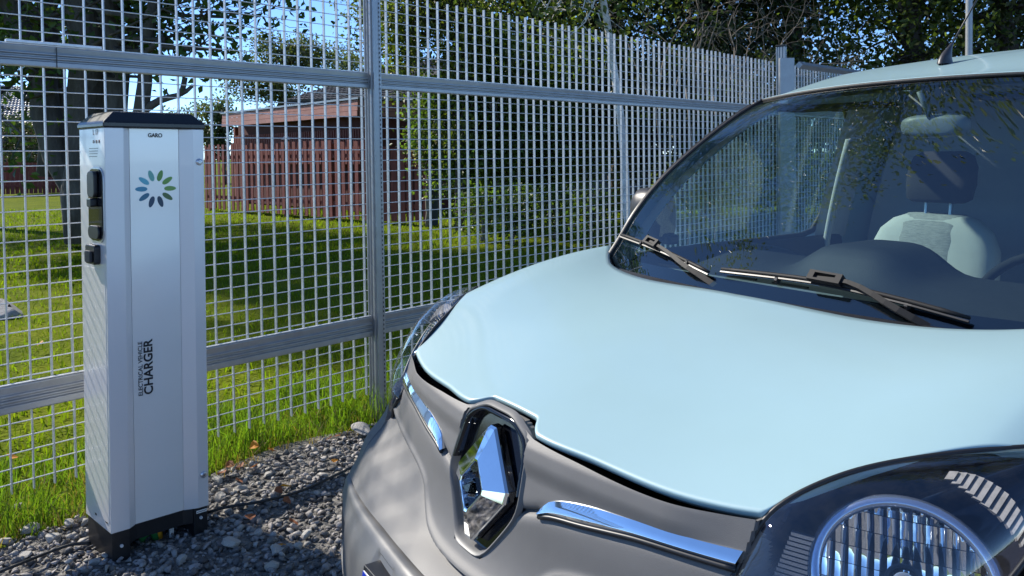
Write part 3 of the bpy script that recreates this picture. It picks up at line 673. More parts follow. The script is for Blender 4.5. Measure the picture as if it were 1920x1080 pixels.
def tree(name, label, base, trunks, clumps, nleaf, lsize, leafm, barkm, spread=.6, droop=0.0, limb_r=.05, group=None, twigs=2, cat='tree', limb_from=(.4, .95), weights=None):
    """trunks: list of (points, radii) in world space; clumps: (N,3) centres of leaf clusters"""
    base = np.array([base[0], base[1], 0.0]); t = thing(name, label, cat, base, 0, group)
    tb = MB(); joints = []
    for pts, rad in trunks:
        P = resample(np.asarray(pts, float), 12); r_ = np.interp(np.linspace(0, 1, 12), np.linspace(0, 1, len(rad)), rad)
        P[1:-1] += rng.normal(size=(10, 3)) * np.array(r_[1:-1])[:, None] * .25
        tb.tube(P - base, list(r_), 10); joints.append((P, r_))
    tb.build('trunk', barkm, t, smooth=True)
    lb_ = MB(); Cs = []
    clumps = np.asarray(clumps)
    for c in clumps:
        best = None
        P, r_ = joints[rng.integers(len(joints))]
        i0, i1 = int(limb_from[0] * 11), int(limb_from[1] * 11)
        cand = [i for i in range(i0, i1 + 1) if P[i][2] < c[2] + .6] or [i0]
        i = min(cand, key=lambda q: np.linalg.norm(P[q] - c) + rng.random() * .5)
        path = wander(P[i], c, 7, .09); rr_ = np.linspace(min(limb_r, r_[i] * .6), .006, 7); lb_.tube(path - base, list(rr_), 5, cap=False)
        for k in range(twigs):
            e = c + rng.normal(size=3) * spread * .8; e[2] -= droop * .4; lb_.tube(wander(path[4], e, 5, .1) - base, list(np.linspace(.010, .003, 5)), 4, cap=False)
    if len(clumps): lb_.build('limbs', barkm, t, smooth=True)['kind'] = 'stuff'
    idx = rng.choice(len(clumps), nleaf, p=None if weights is None else np.asarray(weights) / np.sum(weights))
    g_ = rng.normal(size=(nleaf, 3)) * spread * np.array([1, 1, .75])
    if droop: g_[:, 2] -= np.abs(rng.normal(size=nleaf)) * droop
    Pn = clumps[idx] + g_ - base
    Pn[:, 2] = np.maximum(Pn[:, 2], .03)
    leaf_mesh('crown', Pn, rng.uniform(.6, 1.25, nleaf) * lsize, leafm, t, droop * .8)
    return t
def ell(n, c, r_, hollow=.35):
    u = rng.normal(size=(n, 3)); u /= np.linalg.norm(u, axis=1)[:, None]; q = (hollow + (1 - hollow) * rng.random(n) ** .5)[:, None]; return np.asarray(c) + u * q * np.asarray(r_)
# big multi-stemmed tree at the left, whose shade lies on the lawn
TY = 13.5
def tp(x, y, Y=TY): return aty(x, y, Y)
b0 = tp(165, 440)
tr = [([tp(168, 450), tp(165, 300), tp(160, 150), tp(158, 0), tp(150, -250), tp(140, -520)], [.40, .34, .30, .27, .2, .06]),
      ([tp(175, 440, 13.8), tp(110, 260, 13.8), tp(70, 120, 13.8), tp(20, 0, 13.9), tp(-80, -250, 14), tp(-150, -420, 14)], [.3, .26, .22, .19, .13, .05]),
      ([tp(190, 440, 13.3), tp(215, 250, 13.2), tp(222, 120, 13.2), tp(205, -20, 13.2), tp(250, -260, 13)], [.24, .20, .17, .14, .05]),
      ([tp(200, 430, 13), tp(250, 260, 12.9), tp(270, 190, 12.8), tp(272, 120, 12.8), tp(285, 30, 12.8), tp(320, -200, 12.6)], [.2, .15, .12, .10, .08, .03]),
      ([tp(90, 330, 14.2), tp(95, 100, 14.2), tp(90, 0, 14.2), tp(60, -300, 14.2)], [.2, .17, .15, .04])]
cl = np.concatenate([ell(70, tp(60, -300), (4.8, 3.4, 2.8)), ell(30, tp(60, -120), (3.2, 2.0, 2.2)),
     np.array([tp(x, y, 12.9 + rng.uniform(-1, 1)) for x, y in ((330, 60), (380, 100), (300, 20), (420, 40), (460, 20), (350, 30), (250, 60), (400, 70), (290, 90), (20, 40), (30, 230), (60, 130), (20, 150), (5, 90), (230, 130), (330, 110), (500, 10), (440, -10), (560, 20), (20, 300), (240, 20), (110, 40))])])
tree('multi_stem_tree', 'big dark multi stemmed tree behind the charger with sparse low leaves', b0, tr, cl, 36000, .15, M['leaf_a'], M['bark'], spread=.36, limb_r=.06, weights=[1.0] * 100 + [.16] * (len(cl) - 100))
# the crooked broken side limb with the stub
lt_ = thing('broken_limb', 'crooked bare dark limb with broken stub above the charger', 'branch', tp(285, 205, 12.8))
bl = MB(); o0 = tp(285, 205, 12.8)
for pts, r0, r1 in (([(255, 215), (280, 200), (305, 186), (330, 180), (348, 172), (362, 160)], .085, .03), ([(338, 178), (343, 165), (347, 145)], .05, .045), ([(300, 188), (303, 198), (306, 206)], .03, .015), ([(318, 183), (312, 172), (305, 165)], .02, .008)):
    bl.tube(resample([tp(x, y, 12.8) - o0 for x, y in pts], 8), list(np.linspace(r0, r1, 8)), 8)
bl.build('limb', M['bark'], lt_, smooth=True)
# more shade trees further left, out of the frame, that continue the row
b1 = np.array([-14.0, 18.5, 0]); tree('shade_tree', 'full leafy tree growing left of the multi stemmed tree', b1, [([b1, b1 + [.1, 0, 3], b1 + [-.2, .2, 6], b1 + [0, 0, 9]], [.3, .25, .18, .05])], ell(90, b1 + [0, 0, 6.5], (3.4, 3.4, 3.4)), 13000, .16, M['leaf_a'], M['bark'], spread=.5)
# far loose tree over the carport
b2 = aty(525, 240, 38.0); b2[2] = 0
tree('far_tree', 'loose grey green tree standing far behind the carport', b2, [([b2, b2 + [0, 0, 3], b2 + [.2, 0, 6], b2 + [.1, 0, 7.6]], [.3, .22, .12, .03])], np.concatenate([ell(46, aty(520, 130, 38), (2.1, 1.8, 1.7)), ell(16, aty(590, 110, 38), (.9, 1, 1.1)), ell(12, aty(460, 150, 38), (.8, 1, 1))]), 9000, .16, M['leaf_e'], M['bark'], spread=.34)
for i, (x, y, Y, r_, lab) in enumerate(((390, 225, 48, 1.9, 'low far green tree showing between charger cap and carport'), (655, 135, 50, 2.0, 'far treetop peeping over the carport roof beside the tall post'))):
    b3 = aty(x, 260, Y); b3[2] = 0; c = aty(x, y, Y); tree('far_tree', lab, b3, [([b3, b3 + [0, 0, c[2] * .6], c], [.25, .15, .05])], ell(26, c, (r_, r_, r_ * .8)), 3000, .2, M['leaf_e'], M['bark'], spread=.4)
b3 = aty(420, 260, 46); b3[2] = 0; pc = np.array([aty(412 + rng.normal(0, 4), y, 46) for y in np.linspace(205, 290, 16)]); tree('conifer', 'narrow dark conifer beside the end of the carport', b3, [([b3, b3 + [0, 0, 3], b3 + [0, 0, 4.6]], [.15, .1, .02])], pc, 1800, .2, M['leaf_d'], M['bark'], spread=.3)
# dark bush and shrubs by the left house
def bush(name, label, px, py, Y, r_, n, ls, m, k=30, spread=.3, h=None):
    c = aty(px, py, Y); b_ = np.array([c[0], c[1], 0]); cs = ell(k, c, r_); cs[:, 2] = np.maximum(cs[:, 2], .15)
    tr_ = [([b_, (b_ + c) / 2, c], [.05, .04, .015])]
    return tree(name, label, b_, tr_, cs, n, ls, m, M['twig'], spread=spread, limb_r=.025, cat='shrub', limb_from=(.1, .9))
bush('dark_bush', 'dark round bush in front of the pale roofed house', 45, 258, 36, (1.7, 1.4, 1.2), 4200, .14, M['leaf_d'], 40)
bush('leafy_bush', 'green bush beside the red brick wall of the left house', 135, 235, 40, (1.3, 1.2, 1.0), 2200, .15, M['leaf_c'], 20)
bush('white_flower_bush', 'pale flowering shrub at the end of the short plank fence', 800, 285, 16.3, (.35, .3, .35), 700, .06, mat('pale_flower_leaf', (.35, .33, .25), .7, island=.4, transl=.3), 10, .12)
# weeping birch right of the tall post
b4 = atz(862, 432, 0); c4 = []
for x in np.linspace(690, 905, 24):
    for k in range(3): c4.append(aty(x + rng.normal(0, 8), rng.uniform(-60, 40), b4[1] + rng.normal(0, .8)))
for x in (735, 742, 850, 858, 866, 846, 870, 890, 880, 760):
    for y in np.linspace(30, 230 if 835 < x < 875 else 110, 5): c4.append(aty(x + rng.normal(0, 5), y, b4[1] + rng.normal(0, .4)))
hi = ell(110, (-2.2, 10.6, 11.6), (3.8, 3.0, 2.4)); c4 = np.concatenate([np.array(c4), hi])
tree('weeping_birch', 'tall weeping birch with thin hanging leaves beside the tall post', b4, [([b4, b4 + [0, 0, 2.2], b4 + [.1, .1, 5], b4 + [.3, -.3, 9], b4 + [.4, -.6, 12.5]], [.10, .09, .08, .06, .02])], c4, 25000, .095, M['leaf_b'], M['bark'], spread=.26, droop=.35, limb_r=.03, twigs=1)
# slim white birch stem
b5 = aty(1186, 440, 11.0); b5[2] = 0; Y5 = 11.0
tree('white_birch', 'slim white birch trunk leaning in front of the dark thicket', b5, [([b5, aty(1180, 400, Y5), aty(1174, 320, Y5), aty(1166, 230, Y5), aty(1152, 150, Y5), aty(1142, 80, Y5), aty(1120, -60, Y5), aty(1090, -300, Y5), aty(1080, -520, Y5)], [.062, .058, .056, .053, .05, .04, .022, .012, .006])], np.concatenate([ell(60, aty(1090, -420, Y5), (2.6, 2.6, 3.2)), ell(25, aty(1100, -60, Y5), (1.6, 1.4, 1.2))]), 9000, .085, M['leaf_b'], M['birch'], spread=.4, droop=.3, limb_r=.03, limb_from=(.6, .98))
# thicket of shrubs behind the fence
for i, (px, py, Y, r_, n, lab) in enumerate((
    (855, 250, 16.2, (.85, .8, 1.25), 5200, 'bright ivy covered shrub growing over the end of the plank fence'),
    (930, 210, 15.8, (.9, .9, 1.7), 5600, 'tall leafy shrub next to the ivy covered one'),
    (1010, 230, 16.4, (.9, .9, 1.6), 5000, 'dense shrub between the ivy and the white birch'),
    (1095, 210, 17.2, (1.0, .9, 1.7), 4800, 'dark leafy shrub just left of the white birch trunk'),
    (1240, 230, 16.5, (1.2, 1.0, 1.7), 4600, 'dark leafy shrub just right of the white birch trunk'),
    (1350, 220, 15.5, (1.2, 1.0, 1.7), 4600, 'dark shrub behind the fence next to the windscreen pillar'),
    (1480, 230, 14.5, (1.3, 1.0, 1.7), 4400, 'dark shrub behind the far fence post'))):
    bush('thicket_shrub', lab, px, py, Y, r_, int(n * 2.5), .10, M['leaf_c'] if i < 4 else M['leaf_d'], 70, .22)
for i, (px, py, Y) in enumerate(((905, 395, 13.5), (960, 400, 13.0), (1040, 385, 13.8), (1110, 400, 12.5))):
    bush('garden_plant', 'low leafy garden plant at the foot of the thicket', px, py, Y, (.5, .4, .35), 1300, .08, M['leaf_c'], 14, .16)['group'] = 'low plants before the thicket'
# tall dark trees
def big_tree(name, label, px, Y, zc, r_, n, ls, m, k=110, spread=.55, trunk=.22):
    c = aty(px, 100, Y); b_ = np.array([c[0], c[1], 0.0]); top = b_ + [0, 0, zc + r_[2] * .7]
    return tree(name, label, b_, [([b_, b_ + [.1, 0, zc * .4], b_ + [-.1, .1, zc * .8], top], [trunk, trunk * .85, trunk * .6, .03])], ell(k, b_ + [0, 0, zc], r_, .2), n, ls, m, M['bark'], spread=spread, limb_r=.05, limb_from=(.2, .95))
big_tree('dark_tree', 'tall dark leafy tree rising behind the weeping birch', 1010, 19, 6.3, (2.1, 2.0, 4.6), 18000, .15, M['leaf_d'])
big_tree('dark_tree', 'tall dark tree behind the white birch trunk', 1160, 20, 6.8, (2.4, 2.2, 5.2), 19000, .15, M['leaf_d'])
big_tree('dark_tree', 'tall dark tree behind the bare grey twigs', 1330, 18, 6.5, (2.4, 2.2, 5.0), 19000, .14, M['leaf_d'])
big_tree('dark_tree', 'tall dark tree behind the far fence post', 1490, 17, 6.5, (2.1, 2.2, 5.0), 18000, .14, M['leaf_d'])
big_tree('dark_tree', 'tall yellowish leaved tree above the van roof beside the lamp pole', 1710, 15, 6.0, (1.45, 1.6, 4.4), 15000, .12, M['leaf_b'])
big_tree('dark_tree', 'tall dark tree above the van roof right of the lamp pole', 1890, 15, 6.0, (1.6, 1.8, 4.4), 15000, .13, M['leaf_d'])
big_tree('dark_tree', 'broad dark tree standing beyond the van cargo roof', 2150, 15, 6.0, (2.2, 2.2, 4.4), 8000, .14, M['leaf_d'], 80)
bo = np.array([9.0, 11.6, 0.0])
tree('overhanging_tree', 'very tall leaning tree whose crown hangs high over the fence', bo, [([bo, bo + [-.2, 0, 3], bo + [-1.6, -.4, 6.5], bo + [-4.0, -1.2, 10], bo + [-7.0, -2.0, 12]], [.2, .18, .15, .1, .03])], np.concatenate([ell(90, (1.6, 9.4, 11.5), (4.2, 2.6, 2.4)), ell(30, (6.0, 10.2, 9.0), (2.0, 1.6, 2.2))]), 13000, .13, M['leaf_b'], M['bark'], spread=.45, limb_r=.05, limb_from=(.4, .98))
# bare twigs
tw = thing('bare_shrub', 'leafless shrub of tangled pale grey twigs above the fence', 'shrub', (aty(1330, 100, 11.5)[0], 11.5, 0)); o0 = np.array([aty(1330, 100, 11.5)[0], 11.5, 0])
tb = MB()
def twig(p, d, L_, r_, depth):
    pts = [p]; d = d / np.linalg.norm(d)
    for k in range(6):
        d = d + rng.normal(size=3) * .16 + np.array([0, 0, -.02]); d /= np.linalg.norm(d); pts.append(pts[-1] + d * L_ / 6)
    tb.tube(np.array(pts) - o0, list(np.linspace(r_, r_ * .45, 7)), 5, cap=False)
    if depth > 0:
        for k in range(3 if depth > 1 else 4):
            i = rng.integers(2, 7); twig(pts[i], d + rng.normal(size=3) * .75, L_ * rng.uniform(.5, .8), r_ * .55, depth - 1)
for px, py in ((1215, 180), (1265, 170), (1310, 180), (1345, 170), (1390, 180), (1300, 160), (1240, 150), (1420, 190), (1370, 150)):
    twig(aty(px, py, 11.5 + rng.normal(0, .4)), np.array([rng.normal(0, .7), rng.normal(0, .3), 1.0]), rng.uniform(.9, 1.5), .013, 3)
for px in (1230, 1290, 1340, 1400): tb.tube(resample([aty(px, 500, 11.5) - o0 + [0, 0, -1.3 + 1.3], aty(px + 8, 300, 11.5) - o0, aty(px - 4, 165, 11.5) - o0], 8), list(np.linspace(.03, .014, 8)), 6)
tb.build('twigs', M['twig'], tw, smooth=True)
# ------------------------------------------------------------------ the van (u: to its left, v: rearwards, z: up)
CAR_O = np.array([.05125, 1.68921, 0]); CAR_YAW = R(-56.68)
cl_ = np.array([math.cos(CAR_YAW), math.sin(CAR_YAW), 0]); cr_ = np.array([-cl_[1], cl_[0], 0]); CR = np.array([cl_, cr_, [0, 0, 1.]])
def c_atv(x, y, v):
    d = CR @ ray(x, y); c = CR @ (CAM - CAR_O); return c + d * ((v - c[1]) / d[1])
van = thing('delivery_van', 'pale blue electric delivery van with grey plastic bumper and diamond badge', 'van', CAR_O, CAR_YAW)

# --- bonnet with wings
FU = [0, .08, .115, .135, .288, .445, .56, .607, .617, .646, .691, .772, .88, .9]
FV = [-.061, -.061, -.088, -.097, -.072, -.046, -.016, 0, .023, .073, .142, .245, .37, .40]
FZ = [.961, .961, .945, .937, .934, .935, .932, .93, .951, .982, 1.01, 1.036, 1.055, 1.045]
RU = [0, .3, .5, .6, .68, .75, .82, .87, .9]
RV = [.655, .668, .70, .735, .79, .85, .91, .95, .98]
RZ = [1.118, 1.118, 1.118, 1.12, 1.135, 1.158, 1.168, 1.140, 1.05]
au = np.unique(np.concatenate([np.linspace(0, .14, 22), np.linspace(.14, .6, 24), np.linspace(.6, .63, 8), np.linspace(.63, .9, 22)]))
U = np.concatenate([-au[::-1], au[1:]])
vf, zf = np.interp(abs(U), FU, FV), np.interp(abs(U), FU, FZ)
sm = abs(U) > .607
vf = np.where(sm, pchip(abs(U), FU[7:], FV[7:]), pchip(abs(U), FU[:8], FV[:8])); zf = np.where(sm, pchip(abs(U), FU[7:], FZ[7:]), pchip(abs(U), FU[:8], FZ[:8]))
vr, zr = pchip(abs(U), RU, RV), pchip(abs(U), RU, RZ)
SC = np.array([0.97499712, 0.28302787, -0.09351506, -0.21506205, 0.4731514, -0.37460956, 0.771608, -1.02100035, -0.59040051, 1.21057268, -0.23204621])
def shell(u, v):
    u2 = np.minimum(np.abs(u), .82) ** 2
    return SC[0] + SC[1] * v + SC[2] * v * v + SC[3] * u2 + SC[4] * u2 ** 2 + SC[5] * u2 ** 3 + SC[6] * u2 * v + SC[7] * u2 * v * v + SC[8] * u2 ** 2 * v + SC[9] * u2 ** 2 * v * v + SC[10] * u2 ** 3 * v - 6.5 * np.maximum(0, np.abs(u) - .80) ** 2 - 40 * np.maximum(0, np.abs(u) - .85) ** 3 * 8
zf = shell(U, vf); zr = shell(U, vr)
FZ = list(shell(np.array(FU), np.array(FV)))
def bonnet_point(i, w):
    # one smooth surface: height from a broad shell, pulled onto the edge curves
    v = vf[i] + (vr[i] - vf[i]) * w
    z = shell(U[i], v)
    return v, z
rows = [0, .01, .025, .05, .09, .14, .2, .28, .36, .45, .54, .63, .72, .8, .87, .93, .97, 1.0]
G = []
G.append([(U[i], vf[i] + .022, zf[i] - .024) for i in range(len(U))])
G.append([(U[i], vf[i] + .004, zf[i] - .013) for i in range(len(U))])
G.append([(U[i], vf[i] + .0002, zf[i] - .009) for i in range(len(U))])
G.append([(U[i], vf[i] - .0006, zf[i] - .003) for i in range(len(U))])
for w in rows:
    line = []
    for i in range(len(U)):
        v, z = bonnet_point(i, w); line.append((U[i], v, z))
    G.append(line)
G.append([(U[i], vr[i] + .004, zr[i] - .012) for i in range(len(U))])
G.append([(U[i], vr[i] - .01, zr[i] - .03) for i in range(len(U))])
bon = MB().grid(G).build('bonnet', M['paint'], van, smooth=True, fix=False)
bon.data.flip_normals() if np.dot(bon.data.polygons[len(bon.data.polygons) // 2].normal, (0, 0, 1)) < 0 else None

# --- front fascia: v = g(u, z)
AZ = [(.2, -.29), (.3, -.315), (.4, -.322), (.5, -.315), (.56, -.29), (.6, -.255), (.65, -.205), (.7, -.175), (.75, -.16), (.8, -.15), (.85, -.135), (.9, -.118), (.94, -.103), (1.0, -.08)]
def g_base(u, z):
    u = np.abs(np.asarray(u, float)); return pchip(z, [a for a, b in AZ], [b for a, b in AZ]) + .25 * u * u + .35 * np.maximum(0, (u - .78) / .12) ** 2.5
def poly_sd(u, z, line):
    """distance to a polyline and whether the point lies below it"""
    u = np.asarray(u, float); z = np.asarray(z, float); best = np.full(u.shape, 9.0); L_ = np.asarray(line, float)
    for a, b in zip(L_[:-1], L_[1:]):
        d = b - a; t = np.clip(((u - a[0]) * d[0] + (z - a[1]) * d[1]) / (d @ d), 0, 1)
        best = np.minimum(best, np.hypot(u - a[0] - t * d[0], z - a[1] - t * d[1]))
    o_ = np.argsort(L_[:, 0]); zl = np.interp(u, L_[o_, 0], L_[o_, 1]); return best, z < zl
def inside(u, z, poly):
    u = np.asarray(u, float); z = np.asarray(z, float); r_ = np.zeros(u.shape, bool); n = len(poly)
    for i in range(n):
        (x0, y0), (x1, y1) = poly[i], poly[(i + 1) % n]
        c = ((y0 > z) != (y1 > z)) & (u < (x1 - x0) * (z - y0) / (y1 - y0 + 1e-12) + x0); r_ ^= c
    return r_
def sstep(x, a, b): t = np.clip((x - a) / (b - a), 0, 1); return t * t * (3 - 2 * t)
RIDGE = resample([(.72, .790), (.629, .770), (.475, .757), (.334, .742), (.262, .722), (.222, .690), (.160, .660), (.08, .648), (0, .646)], 40)[::-1]
SEAM = resample([(0, .601), (.153, .600), (.277, .597), (.43, .589), (.656, .569), (.8, .553), (.9, .54)], 30)
BEZEL = [(-.05, .956), (.05, .956), (.122, .925), (.140, .795), (.052, .680), (-.052, .680), (-.140, .795), (-.122, .925)]
STRIP_B = [(.14, .800), (.2, .819), (.32, .838), (.42, .850), (.586, .860)]
HLP = [(.583, .823), (.60, .88), (.612, .96), (.92, 1.1), (.93, .99), (.88, .885), (.82, .80), (.76, .745), (.722, .715)]
def fascia(u, z):
    v = g_base(u, z); a = np.abs(u)
    d, below = poly_sd(a, z, RIDGE)
    on = sstep(z, .60, .64) * (a < .72)
    sdn = np.where(below, d, -d)
    v = v + on * (.026 * sstep(sdn, .0, .012) * np.exp(-np.maximum(sdn - .012, 0) / .05) - .005 * np.exp(-((sdn + .004) / .008) ** 2))
    # full bulge of the lower corner
    v = v - .035 * np.exp(-((z - .655) / .05) ** 2) * sstep(a, .30, .62)
    # groove under the chrome strips
    d2, _ = poly_sd(a, z, STRIP_B); v = v + .010 * np.exp(-(d2 / .0035) ** 2) + .006 * np.exp(-(np.maximum(0, 0) + d2 / .012) ** 2)
    # upper band swells a little
    v = v - .010 * sstep(z, .86, .90) * (1 - sstep(z, .915, .94)) * (1 - sstep(a, .46, .58))
    # badge well
    q = inside(u, z, BEZEL); v = v + np.where(q, .030, 0)
    return v
def fascia_grid(zlo, zhi, nu, nz, hl=True, ofs=0.0):
    us = np.linspace(-.9, .9, nu); G_ = np.zeros((nz, nu, 3))
    for j, t in enumerate(np.linspace(0, 1, nz)):
        z = zlo(np.abs(us)) * (1 - t) + zhi(np.abs(us)) * t; v = fascia(us, z) + ofs
        if hl: v = v + np.where(inside(np.abs(us), z, HLP), .34, 0)
        G_[j, :, 0] = us; G_[j, :, 1] = v; G_[j, :, 2] = z
    return G_
seamz = lambda a: np.interp(a, SEAM[:, 0], SEAM[:, 1])
topz = lambda a: np.where(a < .607, shell(np.minimum(a, .607), pchip(np.minimum(a, .607), FU[:8], FV[:8])) - .0095, np.interp(a, [.607, .9], [.93, .98]))
bump = MB().grid(fascia_grid(lambda a: seamz(a) + .005, topz, 721, 110)).build('bumper', M['plastic'], van, smooth=True, fix=False, angle=40)
# shadow gap and lower bumper
def lower_grid():
    us = np.linspace(-.9, .9, 181); ts = np.concatenate([[-.03, -.012, 0, .01, .02, .03, .045, .06], np.linspace(.1, 1, 26)]); G_ = np.zeros((len(ts), 181, 3))
    for j, t in enumerate(ts):
        zt = seamz(np.abs(us)) - .004; z = zt + (.20 - zt) * max(t, 0) - (0 if t >= 0 else 0)
        v = g_base(us, z) - .035 * np.exp(-((z - .655) / .05) ** 2) * sstep(np.abs(us), .30, .62)
        v = v + (.030 if t < -.02 else .014 if t < 0 else 0) - .004 * sstep(np.array(t), .0, .012) + .003 * sstep(np.array(t), .03, .06)
        # plate pocket and corner fog pocket
        v = v + .006 * ((np.abs(us) < .285) & (z < .572) & (z > .43))
        fog = ((np.abs(us) > .60) & (np.abs(us) < .80) & (z < .50) & (z > .36)); v = v + np.where(fog, .03, 0)
        G_[j, :, 0] = us; G_[j, :, 1] = v; G_[j, :, 2] = z
    return G_
MB().grid(lower_grid()).build('lower_bumper', M['plastic2'], van, smooth=True, fix=False, angle=35)
MB().grid([[(u, float(g_base(np.array(u), np.array(z))) + .06, z) for u in np.linspace(-.85, .85, 40)] for z in (.52, .56, .60, .64)]).build('seam_shadow_gap', M['black'], van)

def on_fascia(u, z, off=0.0): return (u, float(fascia(np.array(u), np.array(z))) - off, z)
def on_base(u, z, off=0.0): return (u, float(g_base(np.array(u), np.array(z))) - off, z)
# chrome strips
for sgn in (-1, 1):
    top = resample([(.192, .818), (.215, .843), (.263, .858), (.34, .869), (.42, .8745), (.51, .879), (.598, .886)], 26)
    bot = resample([(.196, .814), (.23, .823), (.30, .833), (.36, .842), (.42, .850), (.51, .856), (.592, .861)], 26)
    Gs = []
    for k, (t, of) in enumerate(((0, -.012), (0, .001), (.03, .0025), (.34, .0052), (.68, .0078), (.72, .0078), (.97, .003), (1, -.012))):
        Gs.append([on_base(sgn * (a[0] * (1 - t) + b[0] * t), a[1] * (1 - t) + b[1] * t, of) for a, b in zip(top, bot)])
    MB().grid(Gs).build('chrome_strip', M['chrome'], van, smooth=True, angle=25)
    # thin black bed under the chrome
    MB().tube([on_base(sgn * p[0], p[1] - .004, .001) for p in bot], .005, 6).build('strip_gasket', M['black'], van, smooth=True)
# badge: grey bezel, black well, chrome diamond with an open middle
def ring_pts(poly, k, off, c=(0, .815)):
    return [on_base(c[0] + (u - c[0]) * k, c[1] + (z - c[1]) * k, off) for u, z in poly]
bz = resample(BEZEL + [BEZEL[0]], 64)[:-1]
def smooth_poly(P, it=2):
    P = np.array(P, float)
    for _ in range(it): P = (np.roll(P, 1, 0) + 2 * P + np.roll(P, -1, 0)) / 4
    return P
bz = np.array([np.array(BEZEL[i]) * (1 - t) + np.array(BEZEL[(i + 1) % 8]) * t for i in range(8) for t in np.linspace(0, 1, 8, endpoint=False)]); bz = smooth_poly(bz, 3)
bd = MB(); rg = [ring_pts(bz, 1.05, -.006), ring_pts(bz, 1.03, .001), ring_pts(bz, 1.005, .005), ring_pts(bz, .985, .004), ring_pts(bz, .965, -.004), ring_pts(bz, .93, -.030)]
n_ = len(bz); bd.add(sum(rg, []), [(a * n_ + i, a * n_ + (i + 1) % n_, (a + 1) * n_ + (i + 1) % n_, (a + 1) * n_ + i) for a in range(5) for i in range(n_)])
badge = bd.build('badge_bezel', M['plastic2'], van, smooth=True, angle=50)
wl_ = MB(); wl_.add(ring_pts(bz, .97, -.016), [tuple(range(n_))]); wl_.build('badge_well', M['gloss_black'], badge)
hg = resample([(-.134, .825), (-.118, .915), (-.05, .951), (.05, .951), (.118, .915), (.134, .825)], 30)
MB().grid([[on_base(u * k, .815 + (z - .815) * k, o_) for u, z in hg] for k, o_ in ((.99, .002), (.965, .006), (.93, .004), (.90, -.006), (.87, -.02))]).build('badge_hood', M['gloss_black'], badge, smooth=True)
DC = (.004, .812); DW, DH = .098, .112
def dia(k, off, w=1.0):
    P = []
    for (a, b) in ((0, 1), (1, .10), (1, -.10), (0, -1), (-1, -.10), (-1, .10)):
        P.append((DC[0] + DW * a * k * w, DC[1] + DH * b * k))
    P[0:1] = [(DC[0] - .012 * k, DC[1] + DH * k), (DC[0] + .012 * k, DC[1] + DH * k)]
    P = P[:4] + [(DC[0] + .012 * k, DC[1] - DH * k), (DC[0] - .012 * k, DC[1] - DH * k)] + P[5:]
    v0 = float(g_base(np.array(DC[0]), np.array(.812)))
    # flat plane of the badge, tilted with the nose
    return [(u, v0 - off - (z - DC[1]) * (-.28), z) for u, z in P]
dm = MB(); rg = [dia(1.0, -.016), dia(1.0, .002), dia(.97, .008), dia(.46, .030), dia(.41, .029), dia(.37, -.010)]; n2 = len(rg[0])
dm.add(sum(rg, []), [(a * n2 + i, a * n2 + (i + 1) % n2, (a + 1) * n2 + (i + 1) % n2, (a + 1) * n2 + i) for a in range(5) for i in range(n2)] )
MB().add(dia(.405, -.004), [tuple(range(n2))]).build('emblem_floor', M['gloss_black'], badge)
dm.build('diamond_emblem', M['chrome'], badge, bevel=.0015)
# number plate: frame, white plate, blue band at the right-hand side of the van
def plate_box(u0, u1, z0, z1, o0, o1, name, m, parent):
    q = [(u0, z0), (u1, z0), (u1, z1), (u0, z1)]
    def P(o_): return [(u, -.302 + .25 * u * u * .6 - o_ + (z - .50) * .12, z) for u, z in q]
    return MB().hull(P(o0), P(o1)).build(name, m, parent, bevel=.002)
npf = plate_box(-.268, .268, .440, .562, -.02, .022, 'plate_frame', M['black'], van)
plate_box(-.260, .260, .449, .554, .0225, .025, 'plate', M['white'], npf)
plate_box(-.2595, -.217, .4495, .5535, .0255, .0265, 'country_band', mat('band_blue', (.0, .03, .45), .35), npf)
